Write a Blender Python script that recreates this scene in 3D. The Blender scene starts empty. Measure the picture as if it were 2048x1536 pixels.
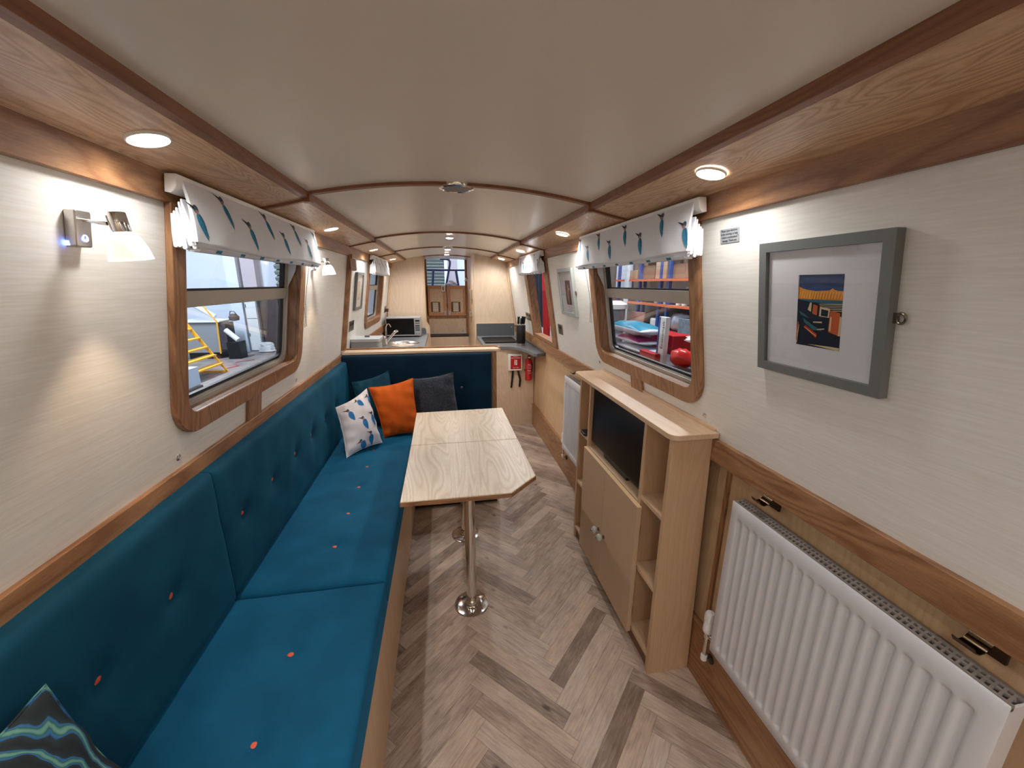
import bpy, bmesh, math, random
from mathutils import Vector, Matrix
random.seed(7)
PI = math.pi
scn = bpy.context.scene
COL = scn.collection
S = 0.9775                      # the upper shell was surveyed at a slightly larger scale

def SX(p):                      # survey units -> metres, about the eye point
    return (p[0]*S, p[1]*S, 1.5+(p[2]-1.5)*S)

# ------------------------------------------------------------------ materials
def lin(c):
    c = c/255.0
    return c/12.92 if c <= 0.04045 else ((c+0.055)/1.055)**2.4
def rgb(r, g, b): return (lin(r), lin(g), lin(b), 1)
MATS = {}
def new_mat(name):
    m = bpy.data.materials.new(name); m.use_nodes = True
    nt = m.node_tree
    return m, nt, nt.nodes['Principled BSDF']
def plain(name, c, rough=0.5, metal=0.0, spec=0.5, emit=None, estr=0, sheen=0, bump=0, bscale=200, coat=0, alpha=None, var=0):
    if name in MATS: return MATS[name]
    m, nt, b = new_mat(name)
    b.inputs['Base Color'].default_value = c
    b.inputs['Roughness'].default_value = rough
    b.inputs['Metallic'].default_value = metal
    b.inputs['Specular IOR Level'].default_value = spec
    if emit: b.inputs['Emission Color'].default_value = emit; b.inputs['Emission Strength'].default_value = estr
    if sheen: b.inputs['Sheen Weight'].default_value = sheen; b.inputs['Sheen Roughness'].default_value = 0.4
    if coat: b.inputs['Coat Weight'].default_value = coat
    tc = nt.nodes.new('ShaderNodeTexCoord')
    if bump or var:
        n = nt.nodes.new('ShaderNodeTexNoise'); n.inputs['Scale'].default_value = bscale; n.inputs['Detail'].default_value = 4
        nt.links.new(tc.outputs['Object'], n.inputs['Vector'])
        if bump:
            bp = nt.nodes.new('ShaderNodeBump'); bp.inputs['Strength'].default_value = bump; bp.inputs['Distance'].default_value = 0.004
            nt.links.new(n.outputs['Fac'], bp.inputs['Height']); nt.links.new(bp.outputs['Normal'], b.inputs['Normal'])
        if var:
            mx = nt.nodes.new('ShaderNodeMix'); mx.data_type = 'RGBA'; mx.blend_type = 'MULTIPLY'
            mx.inputs[0].default_value = 1
            mx.inputs[6].default_value = c
            r = nt.nodes.new('ShaderNodeMapRange'); r.inputs[1].default_value = .3; r.inputs[2].default_value = .7
            r.inputs[3].default_value = 1-var; r.inputs[4].default_value = 1+var*.4
            nt.links.new(n.outputs['Fac'], r.inputs[0]); nt.links.new(r.outputs[0], mx.inputs[7]); nt.links.new(mx.outputs[2], b.inputs['Base Color'])
    MATS[name] = m
    return m

def wood(name, light, dark, axis='Y', fine=70, fig=5, rough=0.42, contrast=.5, coat=0.0, stretch=30, distort=2.5, lines=.6):
    """procedural veneer with the grain running along the given axis"""
    if name in MATS: return MATS[name]
    m, nt, b = new_mat(name)
    N = nt.nodes.new; L = nt.links.new
    tc = N('ShaderNodeTexCoord'); mp = N('ShaderNodeMapping')
    s = [1, 1, 1]; s['XYZ'.index(axis)] = 1.0/stretch*4
    mp.inputs['Scale'].default_value = s
    L(tc.outputs['Object'], mp.inputs['Vector'])
    n1 = N('ShaderNodeTexNoise'); n1.inputs['Scale'].default_value = fine*4; n1.inputs['Detail'].default_value = 5; n1.inputs['Roughness'].default_value = .65
    L(mp.outputs[0], n1.inputs['Vector'])
    n2 = N('ShaderNodeTexNoise'); n2.inputs['Scale'].default_value = fig; n2.inputs['Detail'].default_value = 2; n2.inputs['Distortion'].default_value = .6
    L(mp.outputs[0], n2.inputs['Vector'])
    ml = N('ShaderNodeMath'); ml.operation = 'MULTIPLY'; ml.inputs[1].default_value = distort*9
    L(n2.outputs['Fac'], ml.inputs[0])
    fr = N('ShaderNodeMath'); fr.operation = 'PINGPONG'; fr.inputs[1].default_value = .5
    L(ml.outputs[0], fr.inputs[0])
    ad = N('ShaderNodeMath'); ad.operation = 'MULTIPLY_ADD'; ad.inputs[1].default_value = 1.0
    L(fr.outputs[0], ad.inputs[0]); 
    m2 = N('ShaderNodeMath'); m2.operation = 'MULTIPLY'; m2.inputs[1].default_value = 1.1
    L(n1.outputs['Fac'], m2.inputs[0]); L(m2.outputs[0], ad.inputs[2])
    ln = N('ShaderNodeMapRange'); ln.inputs[1].default_value = 0; ln.inputs[2].default_value = .14; ln.inputs[3].default_value = -.32*lines; ln.inputs[4].default_value = 0
    L(fr.outputs[0], ln.inputs[0])
    a2 = N('ShaderNodeMath'); a2.operation = 'ADD'; L(ad.outputs[0], a2.inputs[0]); L(ln.outputs[0], a2.inputs[1])
    r = N('ShaderNodeMapRange'); r.inputs[1].default_value = .45; r.inputs[2].default_value = 1.25
    r.inputs[3].default_value = .5-contrast*.5; r.inputs[4].default_value = .5+contrast*.5
    L(a2.outputs[0], r.inputs[0])
    mx = N('ShaderNodeMix'); mx.data_type = 'RGBA'; mx.inputs[6].default_value = dark; mx.inputs[7].default_value = light
    L(r.outputs[0], mx.inputs[0]); L(mx.outputs[2], b.inputs['Base Color'])
    b.inputs['Roughness'].default_value = rough
    if coat: b.inputs['Coat Weight'].default_value = coat; b.inputs['Coat Roughness'].default_value = .25
    bp = N('ShaderNodeBump'); bp.inputs['Strength'].default_value = .08; bp.inputs['Distance'].default_value = .002
    L(n1.outputs['Fac'], bp.inputs['Height']); L(bp.outputs['Normal'], b.inputs['Normal'])
    MATS[name] = m
    return m

OAK_L, OAK_D = rgb(176, 132, 92), rgb(122, 80, 52)
oakY = wood('oak grain along the boat', OAK_L, OAK_D, 'Y', contrast=.75)
oakX = wood('oak grain across the boat', OAK_L, OAK_D, 'X', contrast=.75)
oakZ = wood('oak upright grain', OAK_L, OAK_D, 'Z', contrast=.75)
trimY = wood('dark oak trim', rgb(158, 106, 70), rgb(112, 70, 46), 'Y', contrast=.6)
trimX = wood('dark oak beam', rgb(158, 106, 70), rgb(112, 70, 46), 'X', contrast=.6)
soffitM = wood('oak veneer soffit', rgb(228, 198, 164), rgb(186, 146, 110), 'Y', fig=9, contrast=.9, distort=3.0, rough=.35, lines=1.0)
ashY = wood('ash veneer along', rgb(226, 202, 174), rgb(206, 176, 142), 'Y', contrast=.6)
ashX = wood('ash veneer across', rgb(226, 202, 174), rgb(206, 176, 142), 'X', contrast=.6)
ashZ = wood('ash veneer upright', rgb(218, 190, 158), rgb(198, 166, 130), 'Z', contrast=.5)
tableM = wood('ash table veneer', rgb(226, 212, 192), rgb(200, 180, 154), 'Y', fig=6, contrast=.9, distort=2.8, rough=.33, lines=1.2)
cabZ = wood('maple cabinet veneer', rgb(208, 176, 142), rgb(188, 152, 116), 'Z', contrast=.45)
cabY = wood('maple cabinet top', rgb(220, 190, 158), rgb(198, 164, 130), 'Y', contrast=.5)
doorMd = plain('cabinet door veneer', rgb(196, 166, 136), .5, bump=.04, bscale=300, var=.05)
plyE = plain('edge banding', rgb(226, 192, 148), .5)
plyZ = wood('galley ply', rgb(222, 202, 178), rgb(204, 180, 152), 'Z', contrast=.55, fig=4)
lowerW = wood('lower panel veneer', rgb(212, 180, 142), rgb(188, 152, 114), 'Z', contrast=.6, fig=4)

def wallmat(name, c, c2, rough):
    m, nt, b = new_mat(name); N = nt.nodes.new; L = nt.links.new
    tc = N('ShaderNodeTexCoord'); mp = N('ShaderNodeMapping'); mp.inputs['Scale'].default_value = (1, .05, 1)
    L(tc.outputs['Object'], mp.inputs['Vector'])
    n = N('ShaderNodeTexNoise'); n.inputs['Scale'].default_value = 190; n.inputs['Detail'].default_value = 3; n.inputs['Distortion'].default_value = .3
    L(mp.outputs[0], n.inputs['Vector'])
    r = N('ShaderNodeMapRange'); r.inputs[1].default_value = .35; r.inputs[2].default_value = .65
    L(n.outputs['Fac'], r.inputs[0])
    mx = N('ShaderNodeMix'); mx.data_type = 'RGBA'; mx.inputs[6].default_value = c2; mx.inputs[7].default_value = c
    L(r.outputs[0], mx.inputs[0]); L(mx.outputs[2], b.inputs['Base Color'])
    b.inputs['Roughness'].default_value = rough
    bp = N('ShaderNodeBump'); bp.inputs['Strength'].default_value = .12; bp.inputs['Distance'].default_value = .002
    L(n.outputs['Fac'], bp.inputs['Height']); L(bp.outputs['Normal'], b.inputs['Normal'])
    MATS[name] = m
    return m
creamW = wallmat('cream grained wall board', rgb(230, 227, 220), rgb(222, 218, 209), .45)
ceilM = plain('satin cream ceiling board', rgb(226, 219, 208), .3, spec=.5, bump=.02, bscale=600)

def velvet(name, c, c2):
    m, nt, b = new_mat(name); N = nt.nodes.new; L = nt.links.new
    tc = N('ShaderNodeTexCoord')
    n = N('ShaderNodeTexNoise'); n.inputs['Scale'].default_value = 7; n.inputs['Detail'].default_value = 3
    L(tc.outputs['Object'], n.inputs['Vector'])
    r = N('ShaderNodeMapRange'); r.inputs[1].default_value = .3; r.inputs[2].default_value = .7
    L(n.outputs['Fac'], r.inputs[0])
    mx = N('ShaderNodeMix'); mx.data_type = 'RGBA'; mx.inputs[6].default_value = c2; mx.inputs[7].default_value = c
    L(r.outputs[0], mx.inputs[0]); L(mx.outputs[2], b.inputs['Base Color'])
    b.inputs['Roughness'].default_value = .8; b.inputs['Specular IOR Level'].default_value = .2
    b.inputs['Sheen Weight'].default_value = .35; b.inputs['Sheen Roughness'].default_value = .35
    b.inputs['Sheen Tint'].default_value = (c[0]*4, c[1]*3, c[2]*3, 1)
    n2 = N('ShaderNodeTexNoise'); n2.inputs['Scale'].default_value = 900
    L(tc.outputs['Object'], n2.inputs['Vector'])
    bp = N('ShaderNodeBump'); bp.inputs['Strength'].default_value = .15; bp.inputs['Distance'].default_value = .001
    L(n2.outputs['Fac'], bp.inputs['Height']); L(bp.outputs['Normal'], b.inputs['Normal'])
    MATS[name] = m
    return m
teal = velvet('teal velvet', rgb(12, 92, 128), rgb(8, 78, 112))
tealD = velvet('shaded teal velvet', rgb(10, 74, 98), rgb(6, 60, 84))  # the seat velvet with the backrests' shade put into the colour
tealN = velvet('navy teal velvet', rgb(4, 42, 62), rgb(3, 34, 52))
tealP = velvet('teal pillow velvet', rgb(24, 72, 92), rgb(16, 58, 76))
orangeV = velvet('orange velvet', rgb(206, 96, 26), rgb(186, 80, 18))
btnM = plain('orange button', rgb(226, 92, 56), .5)
btnG = plain('grey button', rgb(90, 96, 106), .5)
chrome = plain('chrome', rgb(225, 222, 218), .12, 1)
brushed = plain('brushed steel', rgb(196, 192, 186), .32, 1)
alu = plain('window aluminium', rgb(190, 184, 174), .45, .35)
rubber = plain('black rubber', rgb(22, 22, 24), .5)
whiteP = plain('white plastic', rgb(238, 236, 232), .4)
whiteR = plain('radiator enamel', rgb(208, 206, 208), .35)
grilleM = plain('radiator grille', rgb(140, 130, 122), .45)
cotton = plain('white cotton', rgb(228, 230, 234), .85, spec=.2, bump=.15, bscale=900)
birdB = plain('kingfisher blue', rgb(46, 140, 178), .8, var=.35, bscale=160)
birdD = plain('kingfisher slate', rgb(66, 84, 104), .8, var=.3, bscale=200)
birdR = plain('kingfisher rust', rgb(176, 120, 104), .8)
birdK = plain('kingfisher beak', rgb(34, 34, 40), .8)
birdBB = plain('kingfisher bright blue', rgb(18, 128, 200), .8, var=.35, bscale=160)
frameM = plain('grey picture frame', rgb(112, 116, 114), .5, .2)
frameL = plain('pale grey picture frame', rgb(168, 174, 172), .5, .2)
matB = plain('white picture mount', rgb(232, 228, 232), .7)
black = plain('black plastic', rgb(14, 14, 15), .4)
blackG = plain('black gloss', rgb(4, 4, 5), .3, spec=.25)
greyW = plain('grey speckled worktop', rgb(112, 116, 120), .35, var=.25, bscale=500)
greyD = plain('dark grey worktop edge', rgb(88, 92, 96), .4, var=.2, bscale=500)
steelG = plain('grey enamelled tin', rgb(150, 150, 150), .45)
redP = plain('red gloss', rgb(186, 26, 30), .35)
whiteT = plain('white print', rgb(240, 238, 236), .6)
darkW = plain('dark gap', rgb(46, 32, 24), .7)
dkchrome = plain('chrome darkened by reflections', rgb(92, 76, 60), .22, 1)  # chrome of the hooks, its dark reflections put into the base colour
brass = plain('antique nickel', rgb(150, 140, 128), .25, 1)
porc = plain('speckled ceramic', rgb(178, 176, 170), .2, var=.2, bscale=400)

def glassmat(name, tint, rough=0.0):
    m = bpy.data.materials.new(name); m.use_nodes = True; nt = m.node_tree
    for n in list(nt.nodes): nt.nodes.remove(n)
    o = nt.nodes.new('ShaderNodeOutputMaterial'); t = nt.nodes.new('ShaderNodeBsdfTransparent'); g = nt.nodes.new('ShaderNodeBsdfGlossy')
    t.inputs[0].default_value = tint; g.inputs['Roughness'].default_value = rough
    N = nt.nodes.new; L = nt.links.new
    ge = N('ShaderNodeNewGeometry'); dt = N('ShaderNodeVectorMath'); dt.operation = 'DOT_PRODUCT'
    L(ge.outputs['Incoming'], dt.inputs[0]); L(ge.outputs['Normal'], dt.inputs[1])
    ab = N('ShaderNodeMath'); ab.operation = 'ABSOLUTE'; L(dt.outputs['Value'], ab.inputs[0])
    iv = N('ShaderNodeMath'); iv.operation = 'SUBTRACT'; iv.inputs[0].default_value = 1; L(ab.outputs[0], iv.inputs[1])
    pw = N('ShaderNodeMath'); pw.operation = 'POWER'; pw.inputs[1].default_value = 5; L(iv.outputs[0], pw.inputs[0])
    f = N('ShaderNodeMath'); f.operation = 'MULTIPLY_ADD'; f.inputs[1].default_value = .96; f.inputs[2].default_value = .035; L(pw.outputs[0], f.inputs[0])
    mx = N('ShaderNodeMixShader')
    L(f.outputs[0], mx.inputs[0]); L(t.outputs[0], mx.inputs[1]); L(g.outputs[0], mx.inputs[2]); L(mx.outputs[0], o.inputs[0])
    MATS[name] = m
    return m
glass = glassmat('window glass', (.96, .97, .97, 1))

# ------------------------------------------------------------------ mesh builder
class MB:
    def __init__(self, xf=None):
        self.v = []; self.f = []; self.mi = []; self.xf = xf; self.k = 0; self.attr = []
    def vert(self, p):
        self.v.append(tuple(p)); return len(self.v)-1
    def face(self, idx, k=None):
        self.f.append(tuple(idx)); self.mi.append(self.k if k is None else k)
    def quad(self, a, b, c, d): self.face([self.vert(a), self.vert(b), self.vert(c), self.vert(d)])
    def hexa(self, p):          # 8 corners: bottom loop of 4, top loop of 4
        i = [self.vert(q) for q in p]
        for f in ((3,2,1,0),(4,5,6,7),(0,1,5,4),(1,2,6,5),(2,3,7,6),(3,0,4,7)): self.face([i[j] for j in f])
        return self
    def box(self, x0, x1, y0, y1, z0, z1):
        return self.hexa([(x0,y0,z0),(x1,y0,z0),(x1,y1,z0),(x0,y1,z0),(x0,y0,z1),(x1,y0,z1),(x1,y1,z1),(x0,y1,z1)])
    def prism(self, loop, fn, w0, w1):
        n = len(loop)
        a = [self.vert(fn(u, v, w0)) for u, v in loop]; b = [self.vert(fn(u, v, w1)) for u, v in loop]
        self.face(a[::-1]); self.face(b)
        for i in range(n): self.face([a[i], a[(i+1)%n], b[(i+1)%n], b[i]])
        return self
    def ring(self, lo, li, fn, w0, w1):    # frame between an outer and an inner loop of equal length
        n = len(lo)
        o0 = [self.vert(fn(u,v,w0)) for u,v in lo]; o1 = [self.vert(fn(u,v,w1)) for u,v in lo]
        i0 = [self.vert(fn(u,v,w0)) for u,v in li]; i1 = [self.vert(fn(u,v,w1)) for u,v in li]
        for a in range(n):
            b = (a+1) % n
            self.face([o1[a],o1[b],i1[b],i1[a]]); self.face([i0[a],i0[b],o0[b],o0[a]])
            self.face([o0[a],o0[b],o1[b],o1[a]]); self.face([i1[a],i1[b],i0[b],i0[a]])
        return self
    def grid(self, fn, nu, nv, closeu=False):
        ids = [[self.vert(fn(i/nu, j/nv)) for j in range(nv+1)] for i in range(nu + (0 if closeu else 1))]
        m = len(ids)
        for i in range(nu):
            for j in range(nv):
                self.face([ids[i][j], ids[(i+1)%m][j], ids[(i+1)%m][j+1], ids[i][j+1]])
        return ids
    def lathe(self, prof, base, axis=(0,0,1), n=24, cap=True):
        ax = Vector(axis).normalized(); t = Vector((1,0,0)) if abs(ax.x) < .9 else Vector((0,1,0))
        e1 = ax.cross(t).normalized(); e2 = ax.cross(e1)
        B = Vector(base); rows = []
        for r, h in prof:
            rows.append([self.vert(B + ax*h + (e1*math.cos(2*PI*i/n) + e2*math.sin(2*PI*i/n))*max(r, 1e-5)) for i in range(n)])
        for a in range(len(rows)-1):
            for i in range(n):
                self.face([rows[a][i], rows[a][(i+1)%n], rows[a+1][(i+1)%n], rows[a+1][i]])
        if cap:
            self.face(rows[0][::-1]); self.face(rows[-1])
        return self
    def cyl(self, p0, p1, r, n=16, r1=None):
        p0 = Vector(p0); p1 = Vector(p1); d = p1-p0
        return self.lathe([(r, 0), (r if r1 is None else r1, d.length)], p0, d, n)
    def tube(self, pts, r, n=8, close=False):
        P = [Vector(p) for p in pts]; rows = []; m = len(P); prev = None
        for i, p in enumerate(P):
            if close: d = P[(i+1)%m]-P[i-1]
            else: d = P[min(i+1, m-1)]-P[max(i-1, 0)]
            d = d.normalized() if d.length > 1e-9 else Vector((0,0,1))
            if prev is None:
                t = Vector((0,0,1)) if abs(d.z) < .9 else Vector((1,0,0)); e1 = d.cross(t).normalized()
            else:
                e1 = (prev - d*prev.dot(d)); e1 = e1.normalized() if e1.length > 1e-6 else d.orthogonal().normalized()
            prev = e1; e2 = d.cross(e1)
            rr = r[i] if isinstance(r, (list, tuple)) else r
            rows.append([self.vert(p+(e1*math.cos(2*PI*k/n)+e2*math.sin(2*PI*k/n))*rr) for k in range(n)])
        for a in range(m if close else m-1):
            for k in range(n):
                self.face([rows[a][k], rows[a][(k+1)%n], rows[(a+1)%m][(k+1)%n], rows[(a+1)%m][k]])
        if not close: self.face(rows[0][::-1]); self.face(rows[-1])
        return self
    def sphere(self, c, r, n=12, sx=1, sy=1, sz=1):
        C = Vector(c)
        def f(u, v):
            th = 2*PI*u; ph = PI*v
            return C + Vector((sx*r*math.sin(ph)*math.cos(th), sy*r*math.sin(ph)*math.sin(th), -sz*r*math.cos(ph)))
        self.grid(f, n, max(6, n//2), True); return self

def wloc(o):
    l = Vector((0,0,0))
    while o: l = l+Vector(o.location); o = o.parent
    return l
def build(name, mb, mats, parent=None, loc=None, bevel=0, smooth=40, **props):
    if not isinstance(mats, (list, tuple)): mats = [mats]
    vs = [mb.xf(p) for p in mb.v] if mb.xf else mb.v
    off = wloc(parent)
    L = Vector((0,0,0))
    if parent is None and loc is not None: L = Vector(loc); off = L
    me = bpy.data.meshes.new(name)
    me.from_pydata([tuple(Vector(p)-off) for p in vs], [], mb.f)
    for m in mats: me.materials.append(m)
    me.polygons.foreach_set('material_index', mb.mi)
    bm = bmesh.new(); bm.from_mesh(me)
    bmesh.ops.recalc_face_normals(bm, faces=bm.faces)
    bm.to_mesh(me); bm.free()
    if smooth:
        me.polygons.foreach_set('use_smooth', [True]*len(me.polygons))
        me.set_sharp_from_angle(angle=math.radians(smooth))
    o = bpy.data.objects.new(name, me); COL.objects.link(o); o.location = L
    if parent: o.parent = parent
    if bevel:
        b = o.modifiers.new('bevel', 'BEVEL'); b.width = bevel; b.segments = 2; b.limit_method = 'ANGLE'; b.angle_limit = math.radians(40)
        b.harden_normals = False
    for k, v in props.items(): o[k] = v
    return o
def thing(name, label, cat, loc, group=None, sx=False):
    o = bpy.data.objects.new(name, None); COL.objects.link(o)
    o.location = SX(loc) if sx else loc
    o.empty_display_size = .05
    o['label'] = label; o['category'] = cat
    if group: o['group'] = group
    return o
def struct(name, mb, mats, parent=None, **k):
    o = build(name, mb, mats, parent, **k)
    if parent is None: o['kind'] = 'structure'
    return o
def copy_tree(o, parent=None, label=None, delta=None, group=None):
    c = o.copy(); COL.objects.link(c)
    if parent: c.parent = parent
    if label: c['label'] = label
    if delta: c.location = Vector(o.location)+Vector(delta)
    if group: c['group'] = group
    for ch in list(o.children):
        if ch.type != 'LIGHT' or True: copy_tree(ch, c)
    return c
def tag(o, label, cat, group=None):
    o['label'] = label; o['category'] = cat
    if group: o['group'] = group
    return o

def rr(u0, u1, v0, v1, r, n=8):   # rounded rectangle, r = (bl, br, tr, tl)
    if not isinstance(r, (tuple, list)): r = (r,)*4
    out = []
    for (cu, cv, a0), q in zip(((u0, v0, PI), (u1, v0, 1.5*PI), (u1, v1, 0), (u0, v1, .5*PI)), r):
        q = max(q, 1e-4)
        c0 = cu + (q if cu == u0 else -q); c1 = cv + (q if cv == v0 else -q)
        for i in range(n+1):
            a = a0 + .5*PI*i/n
            out.append((c0+q*math.cos(a), c1+q*math.sin(a)))
    return out

def side(s, c=None):
    """point on the leaning side wall: y along the boat, z up, w inward (survey units)"""
    c = (.69 if s < 0 else .835) if c is None else c
    return lambda y, z, w=0: (s*(c - .163*(z-1.5) - w), y, z)

# ------------------------------------------------------------------ text helper (built as mesh)
def text_mesh(txt, size, extrude=0.0004, align='CENTER', spacing=1.0):
    cu = bpy.data.curves.new('t', 'FONT'); cu.body = txt; cu.size = size; cu.extrude = extrude
    cu.align_x = align; cu.align_y = 'CENTER'; cu.resolution_u = 2; cu.space_character = spacing; cu.space_line = spacing
    o = bpy.data.objects.new('t', cu); COL.objects.link(o)
    dg = bpy.context.evaluated_depsgraph_get(); me = bpy.data.meshes.new_from_object(o.evaluated_get(dg))
    vs = [tuple(v.co) for v in me.vertices]; fs = [tuple(p.vertices) for p in me.polygons]
    bpy.data.objects.remove(o); bpy.data.curves.remove(cu); bpy.data.meshes.remove(me)
    return vs, fs
def add_text(mb, txt, size, fn, k=0, **kw):
    vs, fs = text_mesh(txt, size, **kw)
    ids = [mb.vert(fn(x, y, z)) for x, y, z in vs]
    for f in fs: mb.face([ids[i] for i in f], k)

# ================================================================== CAMERA
cam = bpy.data.cameras.new('camera'); camo = bpy.data.objects.new('camera', cam); COL.objects.link(camo); scn.camera = camo
cam.sensor_fit = 'HORIZONTAL'; cam.sensor_width = 36; cam.lens = 779.5/2048*36; cam.clip_start = .02; cam.clip_end = 100
yaw, pitch, roll = .17281, -.25217, .0030
fw = Vector((math.sin(yaw)*math.cos(pitch), math.cos(yaw)*math.cos(pitch), math.sin(pitch)))
rt = Vector((math.cos(yaw), -math.sin(yaw), 0)); up = rt.cross(fw)
r2 = rt*math.cos(roll)+up*math.sin(roll); u2 = -rt*math.sin(roll)+up*math.cos(roll)
M = Matrix((r2, u2, -fw)).transposed().to_4x4(); M.translation = Vector((0, 0, 1.5)); camo.matrix_world = M
scn.view_settings.view_transform = 'Standard'; scn.view_settings.look = 'None'; scn.view_settings.gamma = 1

# ================================================================== FLOOR (herringbone planks)
def floor():
    Wp, Lp = .0641, .43
    mb = MB(); me_attr = []; uvs = []
    o = Vector((.396, 1.102)); e1 = Vector((1, 1))/math.sqrt(2); e2 = Vector((-1, 1))/math.sqrt(2)
    X0, X1, Y0, Y1 = -.3, .95, -1.6, 5.6
    darks = [(.53, 1.30), (.52, .94), (.54, 2.37), (.11, 1.02), (.20, 1.22), (.30, .62), (-.05, 1.5)]
    def clip(poly):
        for ax, val, sg in ((0, X0, 1), (0, X1, -1), (1, Y0, 1), (1, Y1, -1)):
            out = []
            for i in range(len(poly)):
                a, b = poly[i], poly[(i+1) % len(poly)]
                da, db = sg*(a[ax]-val), sg*(b[ax]-val)
                if da >= 0: out.append(a)
                if (da >= 0) != (db >= 0):
                    t = da/(da-db); out.append(tuple(a[j]+(b[j]-a[j])*t for j in range(len(a))))
            poly = out
            if not poly: return poly
        return poly
    rng = random.Random(11)
    g = .00035
    for m in range(-8, 9):
        for k in range(-80, 90):
            base = o + e1*(k*Wp - m*Lp) + e2*(k*Wp + m*Lp)
            if not (X0-1 < base.x < X1+1 and Y0-1 < base.y < Y1+1): continue
            for kind in (0, 1):
                if kind == 0: c = [(g, g, 0, 0), (Lp-g, g, Lp, 0), (Lp-g, Wp-g, Lp, Wp), (g, Wp-g, 0, Wp)]
                else: c = [(-Wp+g, g, 0, 0), (-g, g, 0, Wp), (-g, Lp-g, Lp, Wp), (-Wp+g, Lp-g, Lp, 0)]
                cx = base+e1*(sum(q[0] for q in c)/4)+e2*(sum(q[1] for q in c)/4)
                tone = rng.random()**1.5*.75
                if kind == 0 and any((cx-Vector(d)).length < .05 for d in darks): tone = 1.0
                elif rng.random() < .06: tone = .85
                off = rng.random()*50
                poly = [tuple(base+e1*q[0]+e2*q[1])+(q[2]+off, q[3]+off*.37) for q in c]
                poly = clip(poly)
                if len(poly) < 3: continue
                mb.face([mb.vert((p[0], p[1], 0)) for p in poly])
                uvs += [(p[2], p[3]) for p in poly]; me_attr += [(tone, rng.random())]*len(poly)
    ob = build('floor', mb, [], smooth=0, kind='structure')
    me = ob.data
    uv = me.uv_layers.new(name='UVMap'); at = me.attributes.new('tone', 'FLOAT2', 'CORNER')
    # recalc may flip faces, so look coordinates up per vertex
    for li, lp in enumerate(me.loops):
        uv.data[li].uv = uvs[lp.vertex_index]; at.data[li].vector = me_attr[lp.vertex_index]
    m, nt, b = new_mat('grey oak herringbone'); N = nt.nodes.new; L = nt.links.new
    u = N('ShaderNodeUVMap'); u.uv_map = 'UVMap'
    mp = N('ShaderNodeMapping'); mp.inputs['Scale'].default_value = (6, 60, 1); L(u.outputs[0], mp.inputs['Vector'])
    n1 = N('ShaderNodeTexNoise'); n1.inputs['Scale'].default_value = 2.2; n1.inputs['Detail'].default_value = 6; n1.inputs['Roughness'].default_value = .65; n1.inputs['Distortion'].default_value = .4
    L(mp.outputs[0], n1.inputs['Vector'])
    mp2 = N('ShaderNodeMapping'); mp2.inputs['Scale'].default_value = (7, 16, 1); L(u.outputs[0], mp2.inputs['Vector'])
    n2 = N('ShaderNodeTexNoise'); n2.inputs['Scale'].default_value = 1.3; n2.inputs['Detail'].default_value = 3
    L(mp2.outputs[0], n2.inputs['Vector'])
    v = N('ShaderNodeTexVoronoi'); v.inputs['Scale'].default_value = 1; v.inputs['Randomness'].default_value = 1
    mp3 = N('ShaderNodeMapping'); mp3.inputs['Scale'].default_value = (5, 11, 1); L(u.outputs[0], mp3.inputs['Vector']); L(mp3.outputs[0], v.inputs['Vector'])
    kn = N('ShaderNodeMapRange'); kn.inputs[1].default_value = .02; kn.inputs[2].default_value = .12; kn.inputs[3].default_value = .55; kn.inputs[4].default_value = 0
    L(v.outputs['Distance'], kn.inputs[0])
    a = N('ShaderNodeAttribute'); a.attribute_name = 'tone'; sp = N('ShaderNodeSeparateXYZ'); L(a.outputs['Vector'], sp.inputs[0])
    f1 = N('ShaderNodeMath'); f1.operation = 'MULTIPLY_ADD'; f1.inputs[1].default_value = .9; L(n1.outputs['Fac'], f1.inputs[0])
    f2 = N('ShaderNodeMath'); f2.operation = 'MULTIPLY_ADD'; f2.inputs[1].default_value = .42; f2.inputs[2].default_value = -.5; L(sp.outputs[0], f2.inputs[0]); 
    L(f2.outputs[0], f1.inputs[2])
    f3 = N('ShaderNodeMath'); f3.operation = 'MULTIPLY_ADD'; f3.inputs[1].default_value = .55; L(n2.outputs['Fac'], f3.inputs[0]); L(f1.outputs[0], f3.inputs[2])
    f4 = N('ShaderNodeMath'); f4.operation = 'ADD'; L(f3.outputs[0], f4.inputs[0]); L(kn.outputs[0], f4.inputs[1])
    cr = N('ShaderNodeValToRGB'); el = cr.color_ramp.elements
    el[0].position = .05; el[0].color = rgb(202, 184, 166); el[1].position = 1; el[1].color = rgb(84, 66, 56)
    e = el.new(.35); e.color = rgb(174, 156, 142); e = el.new(.62); e.color = rgb(132, 114, 102)
    L(f4.outputs[0], cr.inputs[0])
    hs = N('ShaderNodeMix'); hs.data_type = 'RGBA'; hs.blend_type = 'MULTIPLY'; L(sp.outputs[1], hs.inputs[0]); L(cr.outputs[0], hs.inputs[6]); hs.inputs[7].default_value = (1.0, .93, .87, 1)
    L(hs.outputs[2], b.inputs['Base Color'])
    b.inputs['Roughness'].default_value = .42
    bp = N('ShaderNodeBump'); bp.inputs['Strength'].default_value = .1; bp.inputs['Distance'].default_value = .002
    L(n1.outputs['Fac'], bp.inputs['Height']); L(bp.outputs['Normal'], b.inputs['Normal'])
    me.materials.append(m)
    sub = MB().box(-.8, 1.0, -1.7, 7.0, -.05, -.0015)
    struct('floor_base', sub, darkW)
floor()

# ================================================================== SHELL
YB, YF = -1.62, 6.33
def lower_walls():
    for s, nm, x in ((-1, 'left', -.772), (1, 'right', .935)):
        mb = MB()
        mb.box(min(x, x+s*.06), max(x, x+s*.06), YB*S, YF*S, 0, .935)
        struct('wall_'+nm+'_lower', mb, lowerW)
lower_walls()

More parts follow.
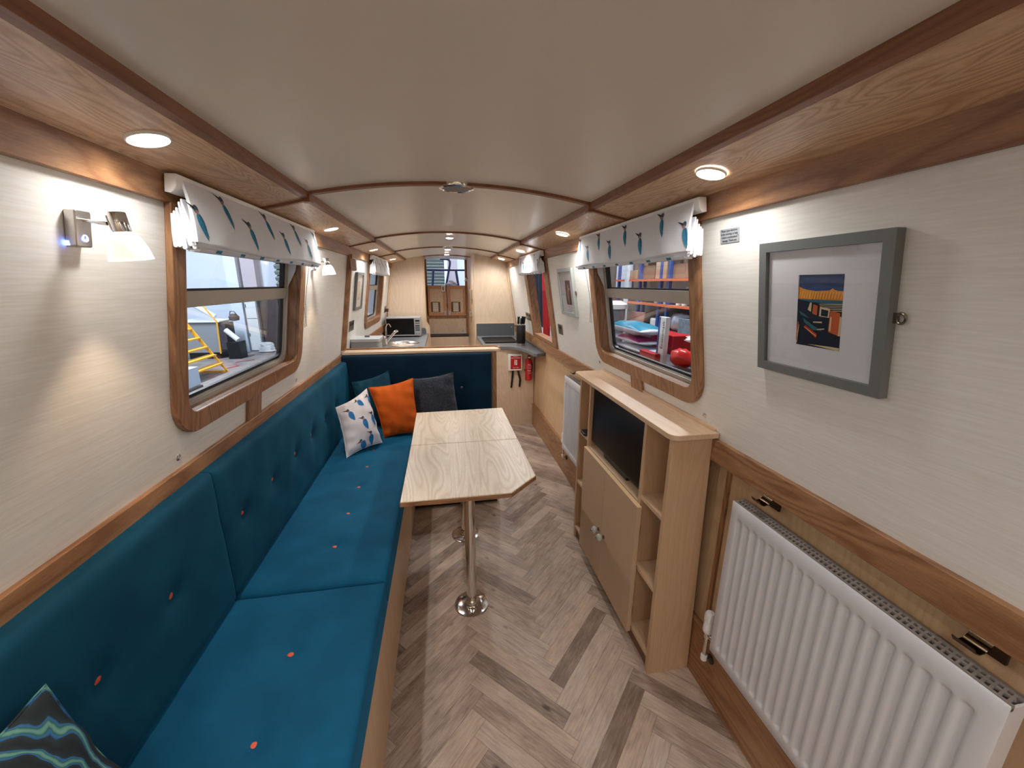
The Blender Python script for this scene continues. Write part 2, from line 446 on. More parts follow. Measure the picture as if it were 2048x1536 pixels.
def upper_wall(s, nm, holes):
    """cream lining with window openings; holes = list of (y0,y1,z0,z1)"""
    P = side(s)
    mb = MB(SX)
    z0, z1 = .93, 1.775
    ys = sorted({YB, YF} | {h[0] for h in holes} | {h[1] for h in holes})
    for a, b in zip(ys, ys[1:]):
        hh = [h for h in holes if h[0] <= a+1e-6 and h[1] >= b-1e-6]
        segs = [(z0, z1)] if not hh else [(z0, hh[0][2]), (hh[0][3], z1)]
        for c, d in segs:
            if d - c < 1e-4: continue
            mb.hexa([P(a,c,0), P(b,c,0), P(b,c,-.062), P(a,c,-.062), P(a,d,0), P(b,d,0), P(b,d,-.062), P(a,d,-.062)])
    struct('wall_'+nm, mb, creamW, smooth=0)
HL = [(1.185, 2.13, 1.10, 1.68), (3.97, 4.89, 1.10, 1.68)]
HR = [(1.21, 2.12, 1.10, 1.68), (3.10, 3.87, .99, 1.68)]
upper_wall(-1, 'left', HL); upper_wall(1, 'right', HR)

# soffit, frieze board, ceiling arch
def prof_box(pts, y0, y1, xf=SX):
    mb = MB(xf); mb.prism(pts, lambda u, v, w: (u, w, v), y0, y1); return mb
CL = [-.475, .615]; 
def shell_trim():
    for s, nm in ((-1, 'left'), (1, 'right')):
        P = side(s)
        xc = P(0, 1.753, .015)[0]; xa = -.470 if s < 0 else .607
        # frieze board, proud of the wall
        loop = [P(0,1.689,0)[::2], P(0,1.689,.015)[::2], P(0,1.756,.015)[::2], P(0,1.756,0)[::2]]
        mb = prof_box(loop, YB, YF)
        struct('trim_1' if s < 0 else 'trim_2', mb, oakY, bevel=.0015)
        loop = [(xc - s*-.02, 1.749), (xa, 1.79), (xa, 1.83), (xc+s*.02, 1.80)]
        mb = prof_box(loop, YB, YF)
        struct('ceiling_soffit_'+nm, mb, soffitM)
        # trim strip along the ceiling edge
        xi = -.455 if s < 0 else .594
        loop = [(xa+s*.006, 1.786), (xi, 1.790), (xi-s*.001, 1.822), (xa+s*.006, 1.822)]
        mb = prof_box(loop, YB, YF)
        struct('trim_3' if s < 0 else 'trim_4', mb, trimY, bevel=.002)
        # rail between upper and lower lining
        xr = -.762 if s < 0 else .905
        z0, z1 = (.893, .977) if s < 0 else (.902, .981)
        xw = P(0, z1, -.002)[0]
        loop = [(xr, z0), (xr, z1), (xw, z1), (xr+s*.03, z0)]
        mb = prof_box(loop, YB, 5.55 if s < 0 else 4.98)
        struct('trim_5' if s < 0 else 'trim_6', mb, oakY, bevel=.002)
    # arched ceiling
    cx = .0695; hc = .53; z0 = 1.812; rise = .053
    R = (hc*hc+rise*rise)/(2*rise); zc = z0+rise-R
    def arc(x): return zc+math.sqrt(R*R-(x-cx)**2)
    mb = MB(SX)
    n = 40; xs = [cx-hc-.02+(2*hc+.04)*i/n for i in range(n+1)]
    for i in range(n):
        a, b = xs[i], xs[i+1]
        mb.hexa([(a,YB,arc(a)),(b,YB,arc(b)),(b,YF,arc(b)),(a,YF,arc(a)),(a,YB,arc(a)+.03),(b,YB,arc(b)+.03),(b,YF,arc(b)+.03),(a,YF,arc(a)+.03)])
    struct('ceiling', mb, ceilM, smooth=60)
    # cross beams
    for j, y in enumerate((1.617, 3.06, 4.27, 5.50 - .02)):
        mb = MB(SX); n = 30; w = .014; d = .010
        xs = [cx-hc+.002+(2*hc-.004)*i/n for i in range(n+1)]
        if j == 3: xs = [-.23+.64*i/n for i in range(n+1)]
        for i in range(n):
            a, b = xs[i], xs[i+1]
            mb.hexa([(a,y-w,arc(a)-d),(b,y-w,arc(b)-d),(b,y+w,arc(b)-d),(a,y+w,arc(a)-d),(a,y-w,arc(a)+.01),(b,y-w,arc(b)+.01),(b,y+w,arc(b)+.01),(a,y+w,arc(a)+.01)])
        struct('trim_%d' % (7+j), mb, trimX, smooth=60)
        if j == 3: continue
        for s in (-1, 1):    # the beam carried on under the sloping soffit, and the corner block
            xo = -.632 if s < 0 else .777; xi = -.468 if s < 0 else .605
            mb = MB(SX)
            mb.hexa([(xo,y-.009,1.745),(xi,y-.009,1.782),(xi,y+.009,1.782),(xo,y+.009,1.745),(xo,y-.009,1.76),(xi,y-.009,1.80),(xi,y+.009,1.80),(xo,y+.009,1.76)])
            xb = -.463 if s < 0 else .60
            mb.box(xb-.014, xb+.014, y-.018, y+.018, 1.779, 1.815)
            struct('trim_%d' % (11+j*2+(s > 0)), mb, trimX, smooth=0)
    return arc
ARC = shell_trim()

# skirtings
def skirts():
    mb = MB(); mb.box(.915, .945, YB*S, 3.95, 0, .235)
    mb.box(.912, .945, YB*S, 3.95, .235, .243)
    struct('baseboard_right', mb, oakY, bevel=.0015)
    # upright joint strip on the lower wall
    mb = MB(); mb.box(.927, .936, 1.045, 1.062, .243, .915)
    struct('trim_20', mb, oakZ)
    # studs between window frames and rails
    P = side(-1); mb = MB(SX)
    mb.hexa([P(1.59,.97,0),P(1.70,.97,0),P(1.70,.97,.012),P(1.59,.97,.012),P(1.59,1.075,0),P(1.70,1.075,0),P(1.70,1.075,.012),P(1.59,1.075,.012)])
    struct('trim_21', mb, oakZ, bevel=.001)
    P = side(1); mb = MB(SX)
    mb.hexa([P(1.63,.97,0),P(1.74,.97,0),P(1.74,.97,.012),P(1.63,.97,.012),P(1.63,1.075,0),P(1.74,1.075,0),P(1.74,1.075,.012),P(1.63,1.075,.012)])
    struct('trim_22', mb, oakZ, bevel=.001)
    # rear bulkhead behind the camera
    mb = MB(); mb.box(-.85, 1.0, YB*S-.03, YB*S, 0, 1.9)
    struct('wall_rear', mb, plyZ)
skirts()

# ================================================================== WINDOWS
def window(s, idx, y0, y1, z0=1.065, z1=1.692, yi0=None, yi1=None, pane=True, face=.016, zi0=None):
    P = side(s)
    yi0 = y0+.068 if yi0 is None else yi0; yi1 = y1-.072 if yi1 is None else yi1
    zi0 = z0+.062 if zi0 is None else zi0
    fn = lambda u, v, w: P(u, v, w)
    rb = .11 if pane else .004; ri = .05 if pane else .004
    lo = rr(y0, y1, z0, z1, (rb, rb, .001, .001)); li = rr(yi0, yi1, zi0, z1-.055, (ri, ri, .04, .04))
    mb = MB(SX); mb.ring(lo, li, fn, 0.0, face)
    root = struct('window_%d' % idx, mb, oakZ, bevel=.0025)
    # deep timber reveal
    mb = MB(SX); lo2 = rr(yi0-.008, yi1+.008, zi0-.008, z1-.047, (ri+.008,)*2+(.04,)*2)
    mb.ring(lo2, li, fn, -.062 if not pane else -.050, .004)
    struct('window_reveal', mb, oakZ, parent=root)
    if not pane: return root
    a0, a1, b0, b1 = yi0, yi1, zi0, z1-.055
    # aluminium frame: outer lip, stepped inner
    mb = MB(SX)
    l0 = rr(a0-.004, a1+.004, b0-.004, b1+.004, (.054,)*2+(.044,)*2); l1 = rr(a0+.014, a1-.014, b0+.014, b1-.014, .05)
    mb.ring(l0, l1, fn, -.052, -.036)
    l2 = rr(a0+.010, a1-.010, b0+.010, b1-.010, .05); l3 = rr(a0+.020, a1-.020, b0+.020, b1-.020, .048)
    mb.ring(l2, l3, fn, -.062, -.044)
    struct('metal_frame', mb, alu, parent=root, bevel=.001)
    mb = MB(SX); l4 = rr(a0+.018, a1-.018, b0+.018, b1-.018, .048); l5 = rr(a0+.03, a1-.03, b0+.03, b1-.03, .04)
    mb.ring(l4, l5, fn, -.068, -.052)
    struct('rubber_gasket', mb, rubber, parent=root)
    mb = MB(SX)
    zt, zb = 1.476, 1.428
    mb.hexa([P(a0+.012,zb,-.062),P(a1-.012,zb,-.062),P(a1-.012,zb,-.042),P(a0+.012,zb,-.042),P(a0+.012,zt,-.062),P(a1-.012,zt,-.062),P(a1-.012,zt,-.042),P(a0+.012,zt,-.042)])
    struct('transom_bar', mb, alu, parent=root, bevel=.002)
    mb = MB(SX); 
    mb.hexa([P(a0+.012,zt,-.064),P(a1-.012,zt,-.064),P(a1-.012,zt,-.050),P(a0+.012,zt,-.050),P(a0+.012,zt+.007,-.064),P(a1-.012,zt+.007,-.064),P(a1-.012,zt+.007,-.050),P(a0+.012,zt+.007,-.050)])
    ub = (a1-.03) if s < 0 else (a1-.03)
    mb.hexa([P(ub-.012,zt,-.064),P(ub+.006,zt,-.064),P(ub+.006,zt,-.048),P(ub-.012,zt,-.048),P(ub-.012,b1-.02,-.064),P(ub+.006,b1-.02,-.064),P(ub+.006,b1-.02,-.048),P(ub-.012,b1-.02,-.048)])
    struct('rubber_seal', mb, rubber, parent=root)
    for c, d in ((b0+.022, zb), (zt, b1-.022)):
        mb = MB(SX)
        mb.hexa([P(a0+.022,c,-.060),P(a1-.022,c,-.060),P(a1-.022,c,-.056),P(a0+.022,c,-.056),P(a0+.022,d,-.060),P(a1-.022,d,-.060),P(a1-.022,d,-.056),P(a0+.022,d,-.056)])
        struct('glass_pane', mb, glass, parent=root, smooth=0)
    return root
window(-1, 1, 1.157, 2.165, yi0=1.214)
window(1, 2, 1.183, 2.160, yi0=1.237)
window(-1, 3, 3.93, 4.93)
hatch = window(1, 4, 3.052, 3.92, z0=.985, z1=1.692, yi0=3.17, yi1=3.82, pane=False, zi0=1.02)

# fabric side flaps tucked behind the blinds
def hang_flap(s, y, w0, label):
    P = side(s); mb = MB(SX)
    pts = [(0, 1.60, -.02), (0, 1.60, -.075), (0.004, 1.545, -.05), (.004, 1.50, -.078), (.0, 1.57, -.012)]
    a = [mb.vert(P(y+q[0], q[1], q[2])) for q in ((0,1.60,-.002),(0,1.60,-.048),(0.0,1.455,-.048),(0,1.555,-.006))]
    b = [mb.vert(P(y+.004+q[0], q[1], q[2])) for q in ((0,1.60,-.002),(0,1.60,-.048),(0.0,1.455,-.048),(0,1.555,-.006))]
    mb.face(a[::-1]); mb.face(b)
    for i in range(4): mb.face([a[i], a[(i+1)%4], b[(i+1)%4], b[i]])
    return mb

# ================================================================== KINGFISHER MOTIF
def leaf(p0, p1, wid, n=9, skew=0.0):
    (x0, y0), (x1, y1) = p0, p1; dx, dy = x1-x0, y1-y0; l = math.hypot(dx, dy); nx, ny = -dy/l, dx/l
    A = []; B = []
    for i in range(n+1):
        t = i/n; w = wid*(math.sin(PI*min(1, t**.75))**.8)*(1-.35*t)
        A.append((x0+dx*t+nx*w+skew*0, y0+dy*t+ny*w)); B.append((x0+dx*t-nx*w, y0+dy*t-ny*w))
    return A+B[::-1]
def kingfisher(mb, at, h=.084, flip=1, lean=.25, fat=1.0, ks=(1, 2, 3, 4)):
    """at(u, v) -> point on the cloth, u sideways (beak towards -flip), v up; motif hangs from (0,0) down to v=-h"""
    sc = h
    def put(loop, k, lift):
        c = (sum(q[0] for q in loop)/len(loop), sum(q[1] for q in loop)/len(loop)); n = len(loop)
        ctr = mb.vert(at(c[0]*sc*flip, c[1]*sc, lift)); prev = None
        r1 = [mb.vert(at((c[0]+(u-c[0])*.5)*sc*flip, (c[1]+(v-c[1])*.5)*sc, lift)) for u, v in loop]
        r2_ = [mb.vert(at(u*sc*flip, v*sc, lift)) for u, v in loop]
        for i in range(n):
            j = (i+1) % n
            mb.face([ctr, r1[i], r1[j]], k); mb.face([r1[i], r2_[i], r2_[j], r1[j]], k)
    def strip(p0, p1, wid, k, lift, n=12):
        (x0, y0), (x1, y1) = p0, p1; dx, dy = x1-x0, y1-y0; l = math.hypot(dx, dy); nx, ny = -dy/l, dx/l; rows = []
        for i in range(n+1):
            t = i/n; w = wid*(math.sin(PI*min(1, t**.75))**.8)*(1-.35*t)+.002
            rows.append([mb.vert(at((x0+dx*t+nx*w*q)*sc*flip, (y0+dy*t+ny*w*q)*sc, lift)) for q in (-1, -.5, 0, .5, 1)])
        for i in range(n):
            for j in range(4): mb.face([rows[i][j], rows[i+1][j], rows[i+1][j+1], rows[i][j+1]], k)
    strip((0.02, -.22), (lean, -1.0), .170*fat, ks[0], .0008)
    strip((.10, -.24), (lean+.04, -.92), .045*fat, ks[1], .0012)
    strip((.07, -.28), (lean+.0, -.86), .022*fat, ks[2] if False else ks[0], .0015)
    put([(.01+.125*math.cos(q), -.12+.125*math.sin(q)) for q in [2*PI*i/12 for i in range(12)]], ks[1], .0012)
    put([(-.06, -.15), (.08, -.14), (.08, -.27), (-.01, -.26)], ks[2], .0015)
    put([(-.07, -.06), (-.48, .04), (-.09, -.15)], ks[3], .0017)

# ================================================================== ROMAN BLINDS
LB = [(1.161,1.685),(1.31,1.733),(1.45,1.688),(1.59,1.733),(1.73,1.688),(1.875,1.733),(2.0,1.688),(2.135,1.733)]
def blind(s, y0, y1, label, birds=True, dark_pleats=False):
    c = .69 if s < 0 else .835
    P = side(s)
    loc = P((y0+y1)/2, 1.73, .04)
    t = thing('roman_blind', label, 'blind', loc, 'roman blinds over the windows', sx=True)
    # head rail: white plastic with rounded lower front
    hp = [(.02, 1.748), (.045, 1.748), (.045, 1.722), (.040, 1.712), (.033, 1.706), (.02, 1.708)]
    mb = MB(SX); mb.prism([(w, z) for w, z in hp], lambda u, v, w: P(w, v, u), y0-.022, y0+.03)
    mb.prism([(w, z) for w, z in hp], lambda u, v, w: P(w, v, u), y0+.03, y1)
    build('head_rail', mb, whiteP, t, bevel=.001)
    # front flat of cloth, gently waved
    def front(u, v):
        y = y0+.004+(y1-y0-.008)*u
        z = 1.747-.152*v
        w = .042 + .040*v + .004*math.sin(v*PI)*(1+.5*math.sin(u*17)) + .0022*math.sin(u*41+3*v)*v
        y += .012*v*(u-.5)*2
        z += .006*v*math.sin(u*9+1)*.6
        return y, z, w
    mb = MB(SX)
    nu, nv = 60, 14
    def fo(u, v, d=0):
        y, z, w = front(u, v)
        return P(y, z, w+d)
    mb.grid(lambda u, v: fo(u, v), nu, nv)
    # under fold, rolling back
    def under(u, v):
        y, z, w = front(u, 1)
        a = v*PI
        return P(y, z-.007*math.sin(a), w-.007+.007*math.cos(a))
    mb.grid(under, nu, 8)
    back = lambda u, v: P(front(u, v)[0], front(u, v)[1], front(u, v)[2]-.006-.008*v*v)
    mb.grid(lambda u, v: back(u, 1-v), nu, 10)
    for e in (0, 1): mb.grid(lambda u, v: fo(e, v) if u < .5 else back(e, v), 1, 12)
    if birds:
        for i, (by, bz) in enumerate(LB):
            yy = by + (y0-1.15) if s < 0 else by+.009+(y0-1.15)
            if yy > y1+.02: continue
            def at(u, v, lift, yy=yy, bz=bz, s=s):
                y = yy+u; z = min(bz+v, 1.7465)
                vv = (1.747-z)/.152; uu = min(1, max(0, (y-y0-.004)/(y1-y0-.008)))
                yq, zq, w = front(uu, max(0, vv))
                return P(min(y, y1-.002), zq, w+lift)
            kingfisher(mb, at, flip=(1 if s < 0 else -1), lean=.42 if s < 0 else .38, fat=.9 if i % 2 else 1.1)
    build('front_fold', mb, [cotton, birdB, birdD, birdR, birdK], t, smooth=60)
    # stacked pleats behind: narrow folds of cloth, open at the near end
    n = 5
    for j in range(n):
        mb = MB(SX)
        wb = .071-.0098*j; wt = .046-.0045*j; top = 1.694-.009*j; bot = 1.582+.004*(j % 2); th = .0052
        loop = []
        for i in range(9):
            a = PI+PI*i/8
            loop.append((wb+th*math.cos(a), bot+th*math.sin(a)+th))
        loop += [(wb+th*.9-(wb-wt)*.5, (bot+top)/2+.005), (wt+.0022, top-.004)]
        for i in range(5):
            a = PI*i/4; loop.append((wt+.0022*math.cos(a), top+.002*math.sin(a)))
        loop += [(wt-.0022, top-.004), (wb-th*.9-(wb-wt)*.5, (bot+top)/2-.005)]
        m = 36; rows = []
        for q in range(m+1):
            u = q/m; yy = y0-.001-.0015*j*(1-u)+(y1-y0-.012)*u
            row = []
            for (w_, z_) in loop:
                k = (z_-bot)/(top-bot)
                row.append(mb.vert(P(yy-.012*(1-u)*k*.5, z_+.0025*math.sin(u*21+j*2), w_+.0013*math.sin(u*27+j*1.7)*(1-k))))
            rows.append(row)
        L = len(loop)
        for q in range(m):
            for i in range(L): mb.face([rows[q][i], rows[q][(i+1)%L], rows[q+1][(i+1)%L], rows[q+1][i]])
        mb.face(rows[0][::-1]); mb.face(rows[-1])
        build('pleat', mb, cotton, t, smooth=50)
    # dark print remnants along the lower folds
    mb = MB(SX)
    nb = 7
    mb.k = 2
    mb.hexa([P(y0+.01,1.5765,.0755),P(y1-.012,1.5765,.0755),P(y1-.012,1.5765,.050),P(y0+.01,1.5765,.050),P(y0+.01,1.5842,.080),P(y1-.012,1.5842,.080),P(y1-.012,1.5842,.050),P(y0+.01,1.5842,.050)])
    for i in range(nb):
        yy = y0+.03+(y1-y0-.08)*(i+.5)/nb
        for dw, k in ((.071, 1), (.056, 2)):
            mb.k = k-1
            p = [P(yy-.014, 1.5845, dw+.004), P(yy+.010, 1.5845, dw+.004), P(yy+.016, 1.5775, dw+.001), P(yy-.008, 1.5775, dw+.001)]
            mb.hexa([P(yy-.014,1.577,dw+.006),P(yy+.012,1.577,dw+.006),P(yy+.012,1.577,dw-.004),P(yy-.014,1.577,dw-.004),P(yy-.014,1.584,dw+.0095),P(yy+.012,1.584,dw+.0095),P(yy+.012,1.584,dw-.004),P(yy-.014,1.584,dw-.004)])
    build('bottom_batten', mb, [birdB, birdD, cotton], t)
    # bead chain at the far end
    if birds is not None:
        mb = MB(SX)
        yc = y1+.0
        path = []
        for k in range(60):
            q = k/59
            y = yc + .035 - .035*q - .005*math.sin(q*PI); z = 1.60-.21*q
            path.append(P(y, z, .018))
        path2 = [P(yc-.035+.03*k/59, 1.60-.21*k/59, .012) for k in range(60)]
        path3 = [P(yc+.0+.03*k/29, 1.39-.115*k/29, .012+.003*math.sin(k/29*PI)) for k in range(30)]
        path4 = [P(yc+.012+.03*k/29, 1.39-.112*k/29, .016) for k in range(30)]
        for path_ in (path, path2, path3, path4):
            mb.tube(path_, .0006, 5)
            step = 2
            for p in path_[::step]: mb.sphere(p, .0023, 6)
        build('bead_chain', mb, plain('chain', rgb(128, 108, 90), .4, .3), t)
    return t
blind(-1, 1.15, 2.17, 'white kingfisher print roman blind above the left saloon window')
blind(1, 1.15, 2.17, 'white kingfisher print roman blind above the right window over the cabinet')
blind(-1, 3.88, 4.86, 'white patterned roman blind above the left galley window behind the sink')
blind(1, 3.08, 3.90, 'white patterned roman blind over the open side hatch by the knife block')
for s, yy in ((-1, 2.080), (-1, 1.232), (1, 2.075), (1, 1.250)):
    o = build('fabric_flap', hang_flap(s, yy, 0, ''), cotton)
    tag(o, {(-1, 2.080): 'grey white fabric flap in the far corner of the left saloon window',
            (-1, 1.232): 'grey white fabric flap in the near corner of the left saloon window',
            (1, 2.075): 'grey white fabric flap in the far corner of the right saloon window',
            (1, 1.250): 'grey white fabric flap in the near corner of the right saloon window'}[(s, yy)], 'fabric flap', 'fabric flaps behind the blinds')

# ================================================================== SEATING
def slab(mb, O, U, V, Nn, lu, lv, th, r=.02, dimples=(), crown=.006, nu=None, nv=None):
    """upholstered slab: face spanned by U,V from O, puffed along Nn"""
    O, U, V, Nn = map(Vector, (O, U, V, Nn))
    def ticks(l):
        t = [0, .15, .35, .6, 1.0]; e = [r*(1-math.cos(q*PI/2)) for q in t]
        m = max(4, int(l/.022)); inner = [r+(l-2*r)*i/m for i in range(m+1)]
        return e[:-1]+inner+[l-q for q in e[:-1][::-1]]
    us, vs = ticks(lu), ticks(lv)
    def h(a, b):
        d = min(a, lu-a, b, lv-b); z = 0
        if d < r: z -= r-math.sqrt(max(0, r*r-(r-d)**2))
        z += crown*math.sin(PI*a/lu)**.5*math.sin(PI*b/lv)**.5 if 0 < a < lu and 0 < b < lv else 0
        for (p, q) in dimples:
            dd = math.hypot(a-p, b-q); z -= .016*math.exp(-(dd/.028)**2)+.006*math.exp(-(dd/.075)**2)
            z -= .002*math.exp(-((b-q)/.008)**2)*math.exp(-abs(a-p)/.06)
        z += .0012*math.sin(a*37+b*11)*math.sin(b*29-a*7)
        return z
    ids = [[mb.vert(O+U*a+V*b+Nn*h(a, b)) for b in vs] for a in us]
    for i in range(len(us)-1):
        for j in range(len(vs)-1): mb.face([ids[i][j], ids[i+1][j], ids[i+1][j+1], ids[i][j+1]])
    per = [ids[i][0] for i in range(len(us))]+[ids[-1][j] for j in range(1, len(vs))]+[ids[i][-1] for i in range(len(us)-2, -1, -1)]+[ids[0][j] for j in range(len(vs)-2, 0, -1)]
    ringp = [mb.vert(Vector(mb.v[i])-Nn*(th-r+ (Vector(mb.v[i])-O).dot(Nn)+r)) for i in per]
    n = len(per)
    for i in range(n): mb.face([per[i], per[(i+1)%n], ringp[(i+1)%n], ringp[i]])
    mb.face(ringp[::-1])
    return h
def cushion(name, label, O, U, V, Nn, lu, lv, th, mat, buttons, group, bm_=btnM, cat='cushion'):
    c = Vector(O)+Vector(U)*lu/2+Vector(V)*lv/2-Vector(Nn)*th
    t = thing(name, label, cat, c, group)
    mb = MB(); h = slab(mb, O, U, V, Nn, lu, lv, th, dimples=buttons)
    build('cover', mb, mat, t, smooth=50)
    for (a, b) in buttons:
        mb = MB(); p = Vector(O)+Vector(U)*a+Vector(V)*b+Vector(Nn)*(h(a, b)+.0)
        mb.lathe([(.0095, -.002), (.0105, .0015), (.009, .0045), (.005, .006), (0, .0065)], p, Nn, 16)
        build('button', mb, bm_, t)
    # piping seam along the front edge
    return t
SEATZ = .487
cushion('seat_cushion', 'nearest teal velvet seat cushion, in front of the cross seam', (-.75, -.70, SEATZ), (0,1,0), (1,0,0), (0,0,1), 1.915, .513, .098, teal,
        [(.70+y, .28) for y in (-.42, -.19, .05, .285, .515, .751, .98)], 'teal bench seat cushions')
cushion('seat_cushion', 'long teal velvet seat cushion between the cross seam and the patterned pillows', (-.75, 1.225, SEATZ), (0,1,0), (1,0,0), (0,0,1), 1.72, .513, .098, teal,
        [(y-1.225, .28) for y in (1.459, 1.696, 1.937, 2.173, 2.41)], 'teal bench seat cushions')
cushion('seat_cushion', 'short teal seat cushion beyond the table, under the far backrest', (-.232, 2.44, SEATZ), (1,0,0), (0,1,0), (0,0,1), .575, .50, .098, teal,
        [(.18, .25), (.42, .25)], 'teal bench seat cushions')
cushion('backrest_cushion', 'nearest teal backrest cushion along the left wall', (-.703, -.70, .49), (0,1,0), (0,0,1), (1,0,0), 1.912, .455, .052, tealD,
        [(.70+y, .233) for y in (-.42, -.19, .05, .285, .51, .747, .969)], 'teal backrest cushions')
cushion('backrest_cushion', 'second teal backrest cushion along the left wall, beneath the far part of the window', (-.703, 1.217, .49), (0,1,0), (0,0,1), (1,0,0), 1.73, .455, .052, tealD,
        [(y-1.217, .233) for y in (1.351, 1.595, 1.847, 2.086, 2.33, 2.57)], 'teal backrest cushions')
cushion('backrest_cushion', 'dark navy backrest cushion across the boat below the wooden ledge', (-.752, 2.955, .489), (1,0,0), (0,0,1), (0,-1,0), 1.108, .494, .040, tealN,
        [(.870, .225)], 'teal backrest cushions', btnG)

def bench():
    t = thing('bench_base', 'pale maple bench base under the teal seat cushions, L shaped', 'bench', (-.5, .8, 0))
    mb = MB(); mb.box(-.258, -.24, -.75, 2.455, .03, .388); mb.box(-.755, -.24, -.75, 2.985, .372, .388)
    build('long_panel', mb, ashZ, t, bevel=.002)
    mb = MB(); mb.box(-.24, .345, 2.437, 2.455, .03, .388); mb.box(-.24, .345, 2.455, 2.985, .372, .388); mb.box(.33, .345, 2.455, 2.985, .03, .388)
    build('end_panel', mb, ashZ, t, bevel=.002)
    mb = MB(); mb.box(-.75, -.27, -.75, 2.98, 0, .03); mb.box(-.27, .325, 2.465, 2.98, 0, .03)
    build('plinth', mb, darkW, t)
bench()

# partition behind the seats
def partition():
    mb = MB(); mb.box(-.765, .392, 3.002, 3.03, 0, .985)
    struct('wall_partition', mb, plyZ)
    mb = MB(); mb.box(.364, .398, 2.990, 3.002, .0, .984); mb.box(.392, .398, 3.002, 3.03, 0, .984)
    struct('trim_23', mb, oakZ, bevel=.001)
    t = thing('ledge', 'wooden ledge shelf with raised back lip above the navy backrest', 'shelf', (-.16, 3.05, .985))
    loop = [(-.742, 2.990), (.405, 2.990), (.432, 3.012), (.432, 3.09), (.40, 3.125), (-.742, 3.125)]
    mb = MB(); mb.prism(loop, lambda u, v, w: (u, v, w), .987, 1.006)
    build('board', mb, ashX, t, bevel=.002)
    mb = MB()
    lip = [(-.742, 3.108), (.395, 3.108), (.418, 3.085), (.418, 3.02), (.432, 3.012), (.432, 3.09), (.40, 3.125), (-.742, 3.125)]
    mb.prism(lip, lambda u, v, w: (u, v, w), 1.006, 1.017)
    build('lip', mb, oakX, t, bevel=.002)
    # upright post on the left wall
    P = side(-1); mb = MB(SX)
    mb.hexa([P(3.085,1.005,0),P(3.115,1.005,0),P(3.115,1.005,.032),P(3.085,1.005,.032),P(3.085,1.70,0),P(3.115,1.70,0),P(3.115,1.70,.032),P(3.085,1.70,.032)])
    struct('trim_24', mb, oakZ, bevel=.002)
    mb = MB(SX); q = P(3.07, 1.62, .03)
    lp = rr(-.636, -.602, 1.585, 1.668, .008, 4)
    mb.prism(lp, lambda u, v, w: (u, w, v), 3.055, 3.085)
    o = build('alarm_box', mb, plain('pinkish box', rgb(186, 160, 148), .5), bevel=.001); tag(o, 'small rounded plastic box at the top of the partition post', 'alarm')
partition()

# ================================================================== TABLE
def table():
    t = thing('dining_table', 'pale ash pedestal table with clipped corner on two chrome posts', 'table', (.081, 1.85, 0))
    zt, th = .72, .020
    A = [(-.184, 1.330), (.232, 1.330), (.356, 1.452), (.3545, 1.8555), (-.184, 1.8555)]
    B = [(-.184, 1.8580), (.3545, 1.8580), (.352, 2.388), (-.188, 2.372)]
    for lp in (A, B):
        mb = MB(); mb.prism(lp, lambda u, v, w: (u, v, w), zt-th, zt)
        o = build('table_leaf', mb, tableM, t, bevel=.0025)
        ins = [(u*(1)+0, v) for u, v in lp]
    mb = MB()
    for lp in (A, B):       # darker edge banding
        cx = sum(p[0] for p in lp)/len(lp); cy = sum(p[1] for p in lp)/len(lp)
        lo = [(p[0]+(.0012 if p[0] > cx else -.0012), p[1]+(.0006 if p[1] > cy else -.0012)) for p in lp]
        mb.ring(lo, [(cx+(p[0]-cx)*.995, cy+(p[1]-cy)*.995) for p in lp], lambda u, v, w: (u, v, w), zt-th+.0005, zt-.0035)
    build('edge_banding', mb, oakX, t)
    for y in (1.570, 2.119):
        mb = MB(); mb.lathe([(.0245, .004), (.0245, .68)], (.081, y, 0), n=28)
        build('post', mb, chrome, t)
        mb = MB(); mb.lathe([(.083, 0), (.083, .003), (.078, .006), (.032, .009), (.030, .03), (.0262, .034)], (.081, y, 0), n=40)
        b = build('floor_plate', mb, chrome, t)
        for k in range(6):
            a = k*PI/3+.3; mb = MB(); mb.lathe([(.0055, 0), (.005, .0015), (.002, .0028)], (.081+.064*math.cos(a), y+.064*math.sin(a), .0068), n=10)
            build('screw', mb, brushed, b)
        mb = MB(); mb.lathe([(.028, .655), (.03, .66), (.03, .690), (.075, .6955), (.078, .70)], (.081, y, 0), n=32)
        build('top_socket', mb, chrome, t)
table()

